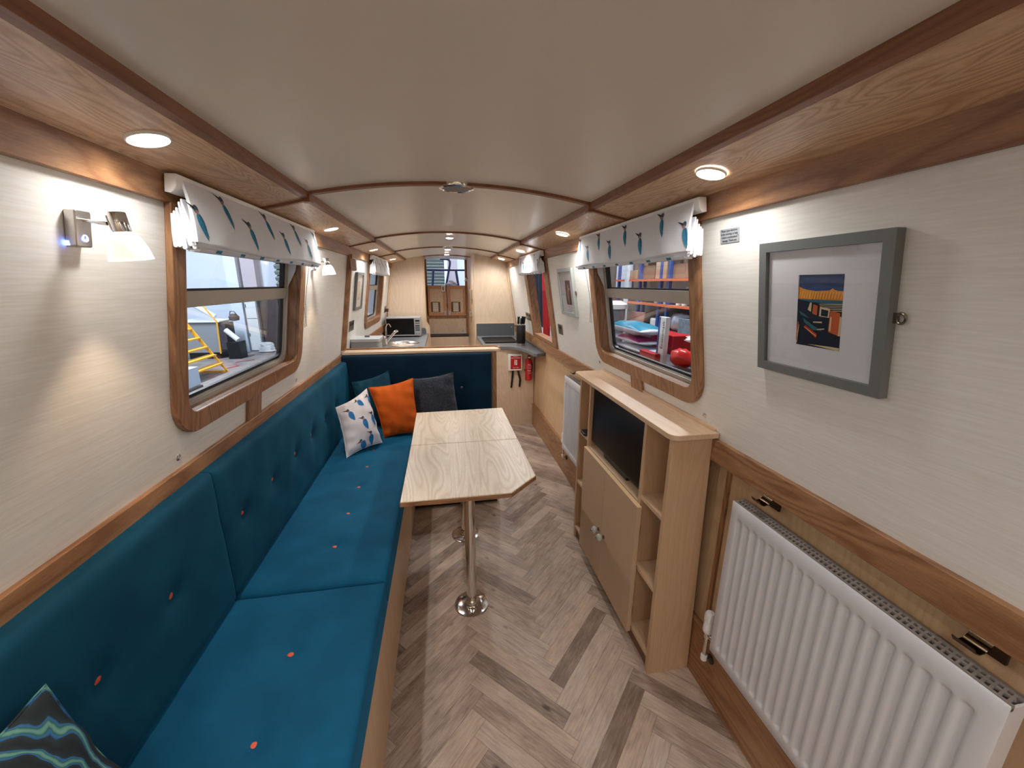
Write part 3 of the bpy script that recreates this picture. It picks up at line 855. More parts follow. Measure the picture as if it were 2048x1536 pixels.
# ================================================================== TV CABINET
def cabinet():
    t = thing('media_cabinet', 'maple cabinet with open shelves and double doors against the right wall', 'cabinet', (.82, 1.55, 0))
    xf, xb = .738, .905
    def side_panel(y0, y1, z0=0.0, z1=.998, x0=xf):
        mb = MB(); mb.hexa([(x0,y0,z0),(.914,y0,z0),(.914,y1,z0),(x0,y1,z0),(x0,y0,z1),(.884,y0,z1),(.884,y1,z1),(x0,y1,z1)]); return mb
    build('side_panel', side_panel(1.100, 1.120), cabZ, t, bevel=.001)
    build('side_panel', side_panel(1.992, 2.010), cabZ, t, bevel=.001)
    build('divider', side_panel(1.272, 1.290, .05), cabZ, t, bevel=.001)
    build('divider', side_panel(1.848, 1.866, .05), cabZ, t, bevel=.001)
    mb = MB()
    lp = rr(.722, .893, 1.082, 2.075, (.03, .002, .002, .03), 6)
    mb.prism(lp, lambda u, v, w: (u, v, w), .999, 1.018); build('top', mb, cabY, t, bevel=.0015)
    mb = MB(); mb.box(.8855, .8935, 1.10, 2.07, 1.018, 1.030); build('back_strip', mb, cabY, t, bevel=.001)
    for z in (.695, .385, .080):
        for a, b in ((1.120, 1.272), (1.866, 1.992)):
            mb = MB(); mb.box(xf+.002, .882, a, b, z-.018, z); build('shelf', mb, cabY, t, bevel=.0008)
    mb = MB(); mb.box(xf, .882, 1.290, 1.848, .640, .658); build('tv_shelf', mb, cabY, t, bevel=.001)
    mb = MB(); mb.box(.880, .8838, 1.12, 1.992, .03, .998); build('back_panel', mb, cabZ, t)
    mb = MB(); mb.box(.752, .76, 1.12, 1.992, 0, .062); build('plinth', mb, plain('plinth veneer', rgb(120, 86, 60), .6), t)
    for a, b, yk in ((1.246, 1.5640, 1.530), (1.5665, 1.846, 1.592)):
        mb = MB(); mb.box(.716, .734, a, b, .060, .655)
        d = build('door', mb, doorMd, t, bevel=.001)
        mb = MB(); mb.box(.7158, .7342, a, b, .6551, .6562); build('edge_band', mb, plyE, d)
        mb = MB(); c = (.716, yk, .322)
        mb.lathe([(.010, 0), (.010, .002), (.0055, .004), (.0055, .012)], c, (-1,0,0), 20)
        build('knob_base', mb, brass, d)
        mb = MB(); mb.lathe([(.006, .010), (.014, .013), (.018, .020), (.018, .026), (.014, .033), (.006, .037)], c, (-1,0,0), 24)
        k = build('knob', mb, porc, d)
        mb = MB(); mb.lathe([(.0055, .0365), (.005, .039), (.002, .041)], c, (-1,0,0), 14); build('knob_stud', mb, brass, d)
    for z in (.16, .55):
        mb = MB(); mb.box(.7345, .7385, 1.249, 1.262, z-.02, z+.02); build('hinge', mb, brushed, t)
cabinet()
def tv():
    t = thing('television', 'flat black television set into the maple cabinet', 'television', (.76, 1.57, .66))
    mb = MB(); mb.box(.752, .785, 1.300, 1.840, .690, .990); build('casing', mb, black, t, bevel=.003)
    mb = MB(); mb.box(.7510, .7520, 1.308, 1.832, .702, .982); build('screen', mb, blackG, t)
    mb = MB(); mb.box(.7500, .7512, 1.555, 1.590, .9835, .9870); build('front_mark', mb, whiteP, t)
    mb = MB(); mb.box(.765, .80, 1.45, 1.70, .6582, .691); build('stand', mb, black, t)
tv()
mb = MB(); lp = rr(.728, .775, 1.885, 1.955, .012, 5); mb.prism(lp, lambda u, v, w: (u, v, w), .6955, .710)
tag(build('handset', mb, plain('black handset', rgb(20, 20, 24), .35), bevel=.004), 'small black device on the far top shelf beside the television', 'handset')

# ================================================================== RADIATORS
def radiator():
    y0, y1, z0, z1, xf, xb = .329, .950, .271, .850, .862, .908
    t = thing('radiator', 'white ribbed panel radiator on the near right wall', 'radiator', (xf, (y0+y1)/2, z0), 'white panel radiators')
    n = 19; pitch = (y1-y0-.05)/n
    def depth(y, z):
        if not (y0+.025 < y < y1-.025): return 0
        q = ((y-y0-.025)/pitch) % 1
        a = .5-.5*math.cos(2*PI*q); a = a*a*(3-2*a)
        ez = min((z-(z0+.035))/.012, ((z1-.045)-z)/.012); ez = max(0, min(1, ez)); ez = ez*ez*(3-2*ez)
        return .0085*a*ez
    ys = [y0, y0+.004]+[y0+.025+pitch*i/10 for i in range(n*10+1)]+[y1-.004, y1]
    zs = [z0, z0+.004, z0+.030, z0+.035, z0+.038, z0+.041, z0+.044, z0+.047, z0+.06]+[z0+.06+(z1-z0-.13)*i/6 for i in range(1, 6)]+[z1-.07, z1-.057, z1-.054, z1-.051, z1-.048, z1-.045, z1-.03, z1-.004, z1]
    mb = MB(); ids = []
    for y in ys:
        col = []
        for z in zs:
            e = 0
            if y in (y0, y1) or z in (z0, z1): e = .004
            col.append(mb.vert((xf+e+depth(y, z), y, z)))
        ids.append(col)
    for i in range(len(ys)-1):
        for j in range(len(zs)-1): mb.face([ids[i][j], ids[i+1][j], ids[i+1][j+1], ids[i][j+1]])
    mb.box(xf+.012, xf+.020, y0+.002, y1-.002, z0+.002, z1-.006)
    build('front_panel', mb, whiteR, t, smooth=50)
    mb = MB(); mb.box(xb-.006, xb, y0+.01, y1-.01, z0+.01, z1-.012); build('rear_panel', mb, whiteR, t)
    for yy in (y0, y1-.004):
        mb = MB(); mb.box(xf+.004, xb-.002, yy, yy+.004, z0+.01, z1-.004); build('end_panel', mb, whiteR, t, bevel=.001)
    # top grille: rim and slanted bars over a dark void
    mb = MB(); mb.box(xf+.006, xf+.012, y0, y1, z1-.012, z1); mb.box(xb-.006, xb, y0, y1, z1-.012, z1); 
    m = 54
    for i in range(m+1):
        y = y0+.008+(y1-y0-.016)*i/m
        mb.hexa([(xf+.011,y-.0022,z1-.006),(xb-.005,y+.006-.0022,z1-.006),(xb-.005,y+.006+.0022,z1-.006),(xf+.011,y+.0022,z1-.006),
                 (xf+.011,y-.0022,z1-.002),(xb-.005,y+.006-.0022,z1-.002),(xb-.005,y+.006+.0022,z1-.002),(xf+.011,y+.0022,z1-.002)])
    mb.box(xf+.026, xf+.031, y0+.008, y1-.008, z1-.006, z1-.0015)
    g = build('top_grille', mb, grilleM, t)
    mb = MB(); mb.box(xf+.02, xb-.008, y0+.01, y1-.01, z1-.05, z1-.03); build('grille_shade', mb, plain('shaded void', rgb(60, 56, 54), .7), t)  # dark slab that paints the shade inside the radiator below the grille
    for yy in (y0+.12, y1-.12):
        mb = MB(); mb.box(xb, .934, yy-.015, yy+.015, z0+.08, z1-.08); build('wall_bracket', mb, whiteR, t)
    # valve
    c = (.885, .990, 0)
    mb = MB(); mb.lathe([(.0165, .300), (.0175, .305), (.0175, .325), (.0155, .330), (.0165, .345), (.0165, .372), (.0135, .380), (.004, .383)], (c[0], c[1], 0), n=24)
    for k in range(12):
        a = 2*PI*k/12; mb.box(c[0]+.0160*math.cos(a)-.0012, c[0]+.0160*math.cos(a)+.0012, c[1]+.0160*math.sin(a)-.0012, c[1]+.0160*math.sin(a)+.0012, .347, .371)
    v = build('valve_head', mb, whiteP, t, smooth=50)
    mb = MB(); mb.cyl((c[0], c[1], .302), (c[0], c[1], .275), .011); mb.cyl((c[0], c[1], .290), (c[0]+.0, .949, .290), .008)
    build('valve_body', mb, chrome, v)
    mb = MB(); mb.tube([(c[0], c[1], .276), (c[0], c[1], .185), (c[0]+.003, c[1], .176), (c[0]+.012, c[1], .170), (.916, c[1], .170)], .0075, 12)
    build('pipe', mb, chrome, t)
    mb = MB(); mb.lathe([(.017, 0), (.017, .006), (.008, .010)], (.9155, c[1], .170), (-1,0,0), 20); build('pipe_collar', mb, plain('dark collar', rgb(50, 44, 40), .5), t)
    mb = MB(); mb.lathe([(.011, .176), (.011, .196)], (c[0], c[1], 0), n=16); build('pipe_nut', mb, whiteP, t)
    return t
rad = radiator()
copy_tree(rad, label='white panel radiator on the right wall beyond the media cabinet', delta=(0, 1.735, 0))
def hook(y, label, first=None):
    t = thing('bracket_hook', label, 'hook', (.915, y, .90), 'chrome hooks under the right rail')
    mb = MB(); w = .016
    pts = [(.912, .902), (.905, .893), (.896, .886), (.884, .884), (.874, .889), (.868, .898)]
    for (a, b) in zip(pts, pts[1:]):
        mb.hexa([(a[0],y-w,a[1]-.0012),(a[0],y+w,a[1]-.0012),(b[0],y+w,b[1]-.0012),(b[0],y-w,b[1]-.0012),(a[0],y-w,a[1]+.0012),(a[0],y+w,a[1]+.0012),(b[0],y+w,b[1]+.0012),(b[0],y-w,b[1]+.0012)])
    build('curved_strap', mb, dkchrome, t, smooth=60)
    mb = MB(); mb.box(.912, .927, y-w, y+w, .899, .905); mb.box(.921, .927, y-w-.014, y+w, .870, .905); build('base_plate', mb, dkchrome, t)
    return t
h0 = hook(.872, 'chrome curved hook under the rail above the near radiator, beside the cabinet end')
copy_tree(h0, label='chrome curved hook under the rail above the near radiator, at the right edge of view', delta=(0, -.47, 0))
copy_tree(h0, label='chrome curved hook under the rail above the far radiator', delta=(0, 1.70, 0))

# ================================================================== LAMPS
def light(name, kind, loc, power, color, parent=None, **k):
    l = bpy.data.lights.new(name, kind); l.energy = power; l.color = color
    for a, v in k.items(): setattr(l, a, v)
    o = bpy.data.objects.new(name, l); COL.objects.link(o)
    o.location = Vector(loc)-wloc(parent) if parent else loc
    if parent: o.parent = parent
    return o
ledE = plain('lit led disc', (1, 1, 1, 1), .4, emit=(1.0, .97, .93, 1), estr=12)
DL_POWER = 2.3
COOL = (1.0, .99, .985)
def downlight(s, y, label):
    P = (-.552 if s < 0 else .680)
    z = 1.772 if s > 0 else 1.7715
    sl = .225*(1 if s < 0 else -1)
    n = Vector((sl, 0, -1)).normalized()          # outward (down) normal of the soffit
    loc = Vector(SX((P, y, z)))
    t = thing('downlight', label, 'downlight', loc, 'recessed downlights in the oak soffits')
    mb = MB(); mb.lathe([(.036, -.001), (.036, .002), (.035, .0045), (.033, .005), (.032, .002)], loc, n, 32, cap=False)
    build('bezel', mb, whiteP, t)
    mb = MB(); mb.lathe([(.0325, .0022), (.0, .0050)], loc, n, 28, cap=False)
    build('led_disc', mb, ledE, t)
    o = light('lamp', 'SPOT', loc+n*.012, DL_POWER*((.8 if y < 0 else .52) if y < 1.5 else 1.1 if y < 3 else 1.15), COOL, t, spot_size=math.radians(172), spot_blend=.55, shadow_soft_size=.022)
    o.rotation_euler = n.to_track_quat('-Z', 'Y').to_euler()
    return t
NL = ['lit round downlight in the left soffit above the near wall lamp', 'lit round downlight in the left soffit just past the first cross beam', 'lit round downlight in the left soffit before the galley blind', 'lit round downlight in the left soffit farthest away, at the galley bulkhead']
NR = ['lit round downlight in the right soffit above the small grey notice', 'lit round downlight in the right soffit just past the first cross beam', 'lit round downlight in the right soffit above the hatch blind', 'lit round downlight in the right soffit farthest away, at the tall panel']
for lab, y in zip(NL, (.961, 2.272, 3.577, 4.906)): downlight(-1, y, lab)
for lab, y in zip(NR, (.983, 2.26, 3.50, 4.62)): downlight(1, y, lab)
for y, q in ((-.35, 'first'), (-1.35, 'second')):  # unseen downlights added behind the camera to even out the light
    downlight(-1, y, 'unseen fill downlight added in the left soffit, %s one behind the camera' % q); downlight(1, y, 'unseen fill downlight added in the right soffit, %s one behind the camera' % q)

def centre_light(y, label, power=None):
    z = ARC(.073); loc = Vector(SX((.073, y, z)))
    t = thing('ceiling_light', label, 'ceiling light', loc, 'round spotlights on the ceiling centre line')
    mb = MB(); mb.lathe([(.034, -.004), (.034, .012), (.030, .016), (.027, .014)], loc, (0,0,-1), 28, cap=False); build('housing', mb, whiteP, t)
    mb = MB(); mb.lathe([(.029, .013), (.024, .019), (0, .021)], loc, (0,0,-1), 24, cap=False); build('led_disc', mb, ledE, t)
    o = light('lamp', 'SPOT', loc+Vector((0,0,-.026)), power or DL_POWER*2.2, COOL, t, spot_size=math.radians(155), spot_blend=.9, shadow_soft_size=.022)
    return t
centre_light(3.33, 'white ceiling spotlight just beyond the second cross beam')
centre_light(4.45, 'white ceiling spotlight beside the small round vent on the third beam')
centre_light(-.45, 'unseen fill spotlight added behind the camera, nearer one', 6.5)  # this and the next are unseen spots added to lift the ambient light
centre_light(-1.25, 'unseen fill spotlight added behind the camera, farther one', 4)
centre_light(5.22, 'farthest white ceiling spotlight, above the doorway')
def vent(y, r, label):
    z = ARC(.070); loc = Vector(SX((.070, y, z))); r *= S
    t = thing('ceiling_vent', label, 'vent', loc, 'round ceiling vents')
    mb = MB(); mb.lathe([(r, -.004), (r, .006), (r*.97, .011), (r*.84, .014), (r*.80, .010), (r*.78, .004)], loc, (0,0,-1), 40, cap=False); build('chrome_ring', mb, chrome, t)
    mb = MB()
    def f(u, v):
        rr_ = r*.82*u; a = 2*PI*v
        return loc+Vector((rr_*math.cos(a), rr_*math.sin(a), -.010-.004*(1-u*u)))
    mb.grid(lambda u, v: f(.001+.999*u, v), 5, 36)
    m = plain('perforated mesh', rgb(150, 146, 146), .45, .4, bump=.6, bscale=900, var=.4)
    build('mesh_disc', mb, m, t)
vent(1.66, .069, 'large chrome ringed ceiling vent with mesh on the first cross beam')
vent(4.27, .060, 'small chrome ceiling vent on the third cross beam')

glow = bpy.data.materials.new('lit opal glass'); glow.use_nodes = True
nt = glow.node_tree; b = nt.nodes['Principled BSDF']; b.inputs['Base Color'].default_value = (1, .93, .85, 1); b.inputs['Roughness'].default_value = .25
b.inputs['Emission Color'].default_value = (1.0, .80, .62, 1); b.inputs['Emission Strength'].default_value = .27
blueE = plain('lit blue switch ring', rgb(60, 90, 255), .3, emit=(.10, .22, 1.0, 1), estr=6)
WARM = (1.0, .72, .48)
def sconce():
    t = thing('wall_lamp', 'chrome wall lamp with lit opal shade on the near left wall', 'wall lamp', SX((-.665, .90, 1.60)), 'chrome reading lamps on the left wall')
    P = side(-1)
    mb = MB(SX); lp = rr(.886, .921, 1.564, 1.629, .004, 4); mb.prism(lp, lambda u, v, w: P(u, v, w), 0, .019)
    bp = build('back_plate', mb, brushed, t, bevel=.002)
    mb = MB(SX)
    c = P(.9045, 1.580, .0195)
    ring = [Vector(c)+Vector((0, math.cos(a), 0))*.0048+Vector((0, 0, 1))*math.sin(a)*.0055 for a in [2*PI*i/20 for i in range(20)]]
    mb.tube(ring, .0011, 6, close=True); build('switch_ring', mb, blueE, bp)
    mb = MB(SX); q = P(.8855, 1.569, .004); mb.box(q[0]-.004, q[0]+.003, .8852, .8862, 1.566, 1.574); build('switch_glow', mb, blueE, bp)
    a = Vector(P(.903, 1.611, .019)); e = Vector((-.617, .905, 1.607))
    mb = MB(SX); mb.cyl(a, e, .0036, 12); build('arm', mb, chrome, t)
    ax = Vector((.10, .05, -1)).normalized(); top = Vector((-.605, .912, 1.628))
    mb = MB(SX); mb.lathe([(.0, 0), (.0148, .0), (.0155, .0015), (.0155, .034), (.0145, .036)], top, ax, 28); build('lamp_holder', mb, chrome, t, smooth=30)
    mb = MB(SX)
    pr = [(.0150, .035), (.020, .039), (.0245, .046), (.0285, .056), (.0315, .068), (.0335, .080), (.0342, .086)]
    mb.lathe(pr+[(.033, .086)]+[(r-.0014, h) for r, h in pr[::-1]][1:], top, ax, 32, cap=False); build('shade', mb, glow, t, smooth=70)
    bl = Vector(SX(top+ax*.060))
    mb = MB(); mb.sphere(bl, .008, 12); build('bulb', mb, plain('lit bulb', (1, .9, .8, 1), .4, emit=(1, .78, .55, 1), estr=6), t)
    sp = light('lamp', 'SPOT', bl+Vector(ax)*.010, 1.5, WARM, t, spot_size=math.radians(80), spot_blend=.4, shadow_soft_size=.008)
    sp.rotation_euler = ax.to_track_quat('-Z', 'Y').to_euler()
    return t
sc = sconce()
copy_tree(sc, label='chrome wall lamp with lit opal shade beyond the left window, half behind the blind', delta=(0, 1.40*S, 0))

# ================================================================== WALL THINGS
def screwcap(s, y, z, label):
    P = side(s); c = P(y, z, 0); n = (-s, 0, .163*-s*s)
    mb = MB(SX); mb.lathe([(.010, -.001), (.010, .0015), (.0085, .003), (.004, .0038), (.0035, .002), (0, .002)], c, (-s*1, 0, -.163), 20)
    tag(build('screw_cap', mb, chrome, loc=SX(c)), label, 'screw cap', 'chrome screw caps below the windows')
screwcap(-1, 1.184, 1.012, 'chrome screw cap under the near corner of the left window')
screwcap(-1, 2.135, 1.010, 'chrome screw cap under the far corner of the left window')
screwcap(1, 1.187, 1.046, 'chrome screw cap under the near corner of the right window')
screwcap(1, 2.160, 1.050, 'chrome screw cap under the far corner of the right window')

def picture(s, y0, y1, z0, z1, fr, iy0, iy1, iz0, iz1, label, art, fw=.022, d=.021, group='framed prints on the walls'):
    P = side(s); fn = lambda u, v, w: P(u, v, w)
    t = thing('framed_picture', label, 'picture', SX(P((y0+y1)/2, z0, .0)), group)
    mb = MB(SX); mb.ring(rr(y0, y1, z0, z1, .0005, 1), rr(y0+fw, y1-fw, z0+fw, z1-fw, .0005, 1), fn, .001, d)
    build('frame', mb, fr, t, bevel=.0012, smooth=30)
    mb = MB(SX)
    mb.ring(rr(y0+fw-.001, y1-fw+.001, z0+fw-.001, z1-fw+.001, .0005, 1), rr(iy0, iy1, iz0, iz1, .0005, 1), fn, .007, .010)
    build('mount', mb, matB, t, smooth=0)
    cols, polys = art
    mb = MB(SX)
    w = .0072
    W, H = iy1-iy0, iz1-iz0
    def at(u, v, l):      # u: 0 at the left of the picture as seen from the cabin
        y = (iy1-u*W) if s > 0 else (iy0+u*W)
        return P(y, iz0+v*H, w+l)
    a, b_ = -.03, 1.03
    mb.face([mb.vert(at(*q, 0)) for q in ((a,a),(b_,a),(b_,b_),(a,b_))], 0)
    for i, (k, pts) in enumerate(polys):
        mb.face([mb.vert(at(u, v, .00008*(i+1))) for u, v in pts], k)
    build('print', mb, cols, t, smooth=0)
    mb = MB(SX); q = .003
    mb.hexa([P(y0+fw,z0+fw,d-.0065),P(y1-fw,z0+fw,d-.0065),P(y1-fw,z0+fw,d-.005),P(y0+fw,z0+fw,d-.005),P(y0+fw,z1-fw,d-.0065),P(y1-fw,z1-fw,d-.0065),P(y1-fw,z1-fw,d-.005),P(y0+fw,z1-fw,d-.005)])
    build('glass', mb, glass, t, smooth=0)
    yy = y0 if s > 0 else y1
    if s > 0:
        mb = MB(SX); cz = z0+(z1-z0)*.5
        mb.tube([P(y0-.012+.0075*math.cos(a), cz+.0095*math.sin(a), .006) for a in [2*PI*i/20 for i in range(20)]], .0026, 8, close=True)
        mb.hexa([P(y0-.006,cz-.009,.001),P(y0+.004,cz-.011,.001),P(y0+.004,cz-.011,.009),P(y0-.006,cz-.009,.009),P(y0-.006,cz+.009,.001),P(y0+.004,cz+.011,.001),P(y0+.004,cz+.011,.009),P(y0-.006,cz+.009,.009)])
        build('fixing_eye', mb, brass, t)
    return t
C = {k: plain('print '+k, rgb(*v), .7) for k, v in dict(sky=(28, 74, 128), sky2=(20, 56, 104), gold=(236, 150, 44), gold2=(250, 186, 84), navy=(18, 22, 40), teal=(52, 104, 116), cream=(226, 200, 156), rust=(206, 96, 40), red=(186, 36, 30), violet=(92, 84, 110), brown=(116, 76, 62), pink=(196, 150, 132), sand=(206, 176, 140)).items()}
rnd = random.Random(5)
cols = [C['sky'], C['gold'], C['navy'], C['teal'], C['cream'], C['rust'], C['red'], C['gold2'], C['sky2']]
P1 = []
for i in range(8): P1.append((8, [(rnd.random(), 1), (rnd.random(), .85+.1*rnd.random()), (rnd.random(), .8+.05*rnd.random())]))
P1.append((1, [(0,.66),(1,.66),(1,.79),(.9,.785),(.8,.80),(.76,.82),(.7,.79),(.55,.785),(.4,.78),(.25,.79),(.1,.81),(0,.84)]))
for i in range(16):
    u = i/16; P1.append((7, [(u,.68),(u+.02,.68),(u+.055,.77),(u+.035,.775)]))
P1.append((3, [(0,.58),(1,.58),(1,.665),(0,.665)]))
P1.append((2, [(0,0),(1,0),(1,.60),(.3,.63),(0,.66)]))
for i in range(5): P1.append((4, [(.5+i*.02,.60-.022*i),(1,.612-.022*i),(1,.620-.022*i),(.5+i*.02,.607-.022*i)]))
P1 += [(4, [(.25,.52),(.30,.62),(.34,.62),(.33,.49)]), (5, [(.36,.47),(.38,.6),(.48,.58),(.47,.45)]), (4, [(.52,.44),(.53,.57),(.75,.55),(.74,.43)]),
       (2, [(.56,.45),(.565,.54),(.72,.525),(.71,.44)]), (5, [(.74,.24),(.76,.53),(.97,.50),(.96,.2)]), (4, [(.755,.26),(.77,.45),(.80,.44),(.79,.25)]), (4, [(.95,.2),(.97,.46),(1,.45),(1,.2)]),
       (3, [(.15,.40),(.42,.30),(.62,.24),(.40,.24),(.18,.34)]), (6, [(.18,.27),(.22,.30),(.50,.19),(.48,.13)]), (7, [(.19,.268),(.20,.275),(.49,.165),(.485,.15)]),
       (3, [(.05,.5),(.2,.45),(.3,.4),(.1,.44)]), (4, [(.0,.05),(.06,.3),(.07,.3),(.03,.02)]), (5, [(0,.08),(.03,.34),(.05,.33),(.02,.05)]), (4, [(.4,.36),(.6,.37),(.6,.35),(.4,.345)]), (4, [(.5,.26),(.66,.28),(.66,.265),(.5,.25)]), (4, [(.3,.03),(1,.0),(1,.04),(.8,.04)])]
picture(1, .6096, .924, 1.279, 1.599, frameM, .707, .816, 1.359, 1.5215, 'grey framed print of moored narrowboats on the near right wall', (cols, P1))
cols2 = [C['violet'], C['brown'], C['pink'], C['sand'], C['navy']]
P2 = [(1, [(.2,0),(.3,.5),(.5,.8),(.7,.6),(.8,.3),(1,0)]), (2, [(.25,.35),(.3,.6),(.5,.86),(.62,.7),(.5,.5),(.55,.1),(.4,0)]), (3, [(.3,.55),(.45,.66),(.9,.7),(.5,.55)]), (4, [(.6,0),(.62,.3),(1,.34),(1,0)]), (3, [(.35,.7),(.45,.86),(.55,.8)])]
picture(1, 2.455, 2.765, 1.287, 1.600, frameL, 2.535, 2.652, 1.362, 1.521, 'pale framed picture on the right wall between the window and the hatch', (cols2, P2))
P3 = [(1, [(0,0),(0,.9),(.4,1),(1,.6),(1,0)]), (3, [(.2,.1),(.3,.8),(.8,.7),(.7,.2)])]
picture(-1, 3.39, 3.67, 1.283, 1.586, frameM, 3.485, 3.575, 1.362, 1.515, 'grey framed picture on the left galley wall above the socket', ([C['sand'], C['pink'], C['violet'], C['cream'], C['rust']], P3))

def notice():
    P = side(1); t = thing('notice_plate', 'small grey engraved notice about opening windows on the right wall', 'notice', SX(P(1.056, 1.615, 0)))
    mb = MB(SX); mb.prism(rr(1.019, 1.094, 1.615, 1.653, .0008, 2), lambda u, v, w: P(u, v, w), 0, .0022)
    build('plate', mb, plain('grey engraved plastic', rgb(150, 154, 158), .5), t)
    mb = MB(SX)
    lines = ['Please open windows', 'in the morning to help', 'reduce condensation', 'damage. Thank you']
    for i, l in enumerate(lines):
        add_text(mb, l, .0084, lambda x, y, z, i=i: P(1.0565-x*.88, 1.6475-i*.0088+y, .0023+z))
    build('lettering', mb, plain('engraved ink', rgb(44, 44, 50), .6), t, smooth=0)
    for y in (1.0225, 1.0905):
        mb = MB(SX); mb.lathe([(.0022, 0), (.002, .0012), (0, .0016)], P(y, 1.634, .002), (-1, 0, -.16), 10); build('screw', mb, chrome, t)
notice()
def socket(s, y0, y1, z0, z1, label, kind='socket', lower=False):
    P = side(s); t = thing('wall_socket' if kind == 'socket' else 'light_switch', label, 'socket' if kind == 'socket' else 'switch', SX(P((y0+y1)/2, z0, 0)), 'metal wall plates')
    mb = MB(SX); mb.prism(rr(y0, y1, z0, z1, .002, 2), lambda u, v, w: P(u, v, w), 0, .007); build('face_plate', mb, brass, t, bevel=.001)
    w_ = y1-y0; n = 2 if w_ > .11 else 1
    for i in range(n):
        a = y0+w_*(i+.22)/n; b_ = y0+w_*(i+.78)/n; zm = (z0+z1)/2
        mb = MB(SX); mb.prism(rr(a, b_, zm+.004, z1-.012, .001, 2), lambda u, v, w: P(u, v, w), .007, .0095); build('rocker', mb, black, t)
        mb = MB(SX)
        for du, dv in ((0, .0), (-.011, -.014), (.011, -.014)):
            u = (a+b_)/2+du; v = zm-.008+dv; mb.prism(rr(u-.003, u+.003, v-.003, v+.003, .0005, 1), lambda p, q, w: P(p, q, w), .007, .0076)
        build('pin_slots', mb, black, t)
    return t
socket(-1, 3.292, 3.450, 1.122, 1.203, 'double metal wall socket on the left galley wall below the picture')
socket(1, 2.862, 2.962, 1.121, 1.197, 'metal wall switch plate on the right wall below the pale picture', 'switch')
socket(1, 4.070, 4.19, 1.127, 1.202, 'metal wall plate behind the knife block, farther of the pair')
socket(1, 3.92, 4.04, 1.127, 1.202, 'metal wall plate behind the knife block, nearer of the pair')
def plug():
    P = side(-1); t = thing('wall_plug', 'dark plug in a wall socket behind the microwave', 'plug', SX(P(5.35, 1.11, 0)))
    mb = MB(SX); mb.prism(rr(5.28, 5.40, 1.13, 1.21, .002, 2), lambda u, v, w: P(u, v, w), 0, .007); build('face_plate', mb, brass, t)
    mb = MB(SX); mb.prism(rr(5.32, 5.36, 1.14, 1.18, .004, 2), lambda u, v, w: P(u, v, w), .007, .045); build('plug_body', mb, plain('brown plug', rgb(70, 48, 40), .5), t)
    mb = MB(SX); mb.tube([P(5.34, 1.145, .035), P(5.34, 1.10, .04), P(5.33, 1.02, .03), P(5.30, .90, .03)], .004, 8); build('cord', mb, black, t)
plug()

# ================================================================== PILLOWS
def pillow(name, label, corners, T, mat, seed=1, pat=None, fringe=None, group='scatter pillows on the bench'):
    """corners: bl, br, tr, tl in space"""
    bl, br, tr, tl = map(Vector, corners)
    nrm = ((br-bl).cross(tl-bl)).normalized(); cen = (bl+br+tr+tl)/4
    rg = random.Random(seed); ph = [rg.random()*6 for _ in range(8)]
    def pos(u, v, side_, lift=0):       # u,v in -1..1
        uu = u*(1-.085*(1-v*v)); vv = v*(1-.085*(1-u*u))
        a, b_ = (uu+1)/2, (vv+1)/2
        p = bl*(1-a)*(1-b_)+br*a*(1-b_)+tr*a*b_+tl*(1-a)*b_
        h = (max(0, 1-u*u)**.5)*(max(0, 1-v*v)**.5)
        ed = 1-h
        h += .08*math.sin(5*u+ph[0]+2*v)*math.sin(4*v+ph[1])*h
        h += .10*ed*math.sin(14*v+ph[2]+3*u)*(1 if abs(u) > abs(v) else .4)*min(1, h*4)
        h += .09*ed*math.sin(13*u+ph[3])*(1 if abs(v) > abs(u) else .4)*min(1, h*4)
        return p+nrm*(side_*(T*h)+side_*lift)
    t = thing(name, label, 'pillow', (cen.x, cen.y, min(c.z for c in (bl, br, tr, tl))), group)
    mb = MB(); N_ = 36
    f = lambda q: math.sin((q-.5)*PI)*.35+(q*2-1)*.65
    mb.grid(lambda a, b_: pos(f(a), f(b_), 1), N_, N_); mb.grid(lambda a, b_: pos(f(a), f(b_), -1), N_, N_)
    mats = [mat]
    if pat:
        mats += [birdBB, birdD, birdR, birdK]
        for (u0, v0, sz, ang) in pat:
            ca, sa = math.cos(ang), math.sin(ang)
            def at(x, y, l):
                x, y = x*ca-y*sa, x*sa+y*ca
                return pos(max(-1, min(1, u0+x)), max(-1, min(1, v0+y)), 1, l+.0008)
            kingfisher(mb, at, h=sz, flip=1, lean=.2, fat=1.7)
    build('cover', mb, mats, t, smooth=70)
    mb = MB(); per = []
    for i in range(96):
        q = i/96*4; k = int(q); g_ = (q-k)*2-1
        u, v = ((g_, -1), (1, g_), (-g_, 1), (-1, -g_))[k]
        per.append(pos(u, v, 0))
    mb.tube(per, .0022, 6, close=True)
    build('seam', mb, mat, t)
    return t, pos
Vv = Vector
pillow('pillow', 'white kingfisher print pillow, leftmost in front on the bench', [(-.600, 2.27, .495), (-.425, 2.47, .495), (-.500, 2.52, .850), (-.665, 2.40, .770)], .062, plain('white pillow cloth', rgb(226, 222, 226), .85, bump=.1, bscale=700), 3,
       pat=[(-.62, .74, .56, .12), (.02, .94, .46, .5), (.0, .22, .58, .05), (.66, .22, .54, -.05), (.26, -.46, .54, -.1), (.74, .86, .46, .3), (-.36, -.62, .54, .5)])
pillow('pillow', 'orange velvet pillow between the white and the charcoal ones', [(-.425, 2.56, .495), (-.185, 2.60, .495), (-.225, 2.70, .865), (-.520, 2.68, .815)], .075, orangeV, 5)
pillow('pillow', 'dark teal velvet pillow standing behind the white one', [(-.62, 2.78, .495), (-.33, 2.82, .495), (-.41, 2.88, .885), (-.665, 2.85, .815)], .045, tealP, 8)
furM = plain('charcoal fur', rgb(46, 50, 60), .95, sheen=.5, bump=1.0, bscale=75, var=.55)
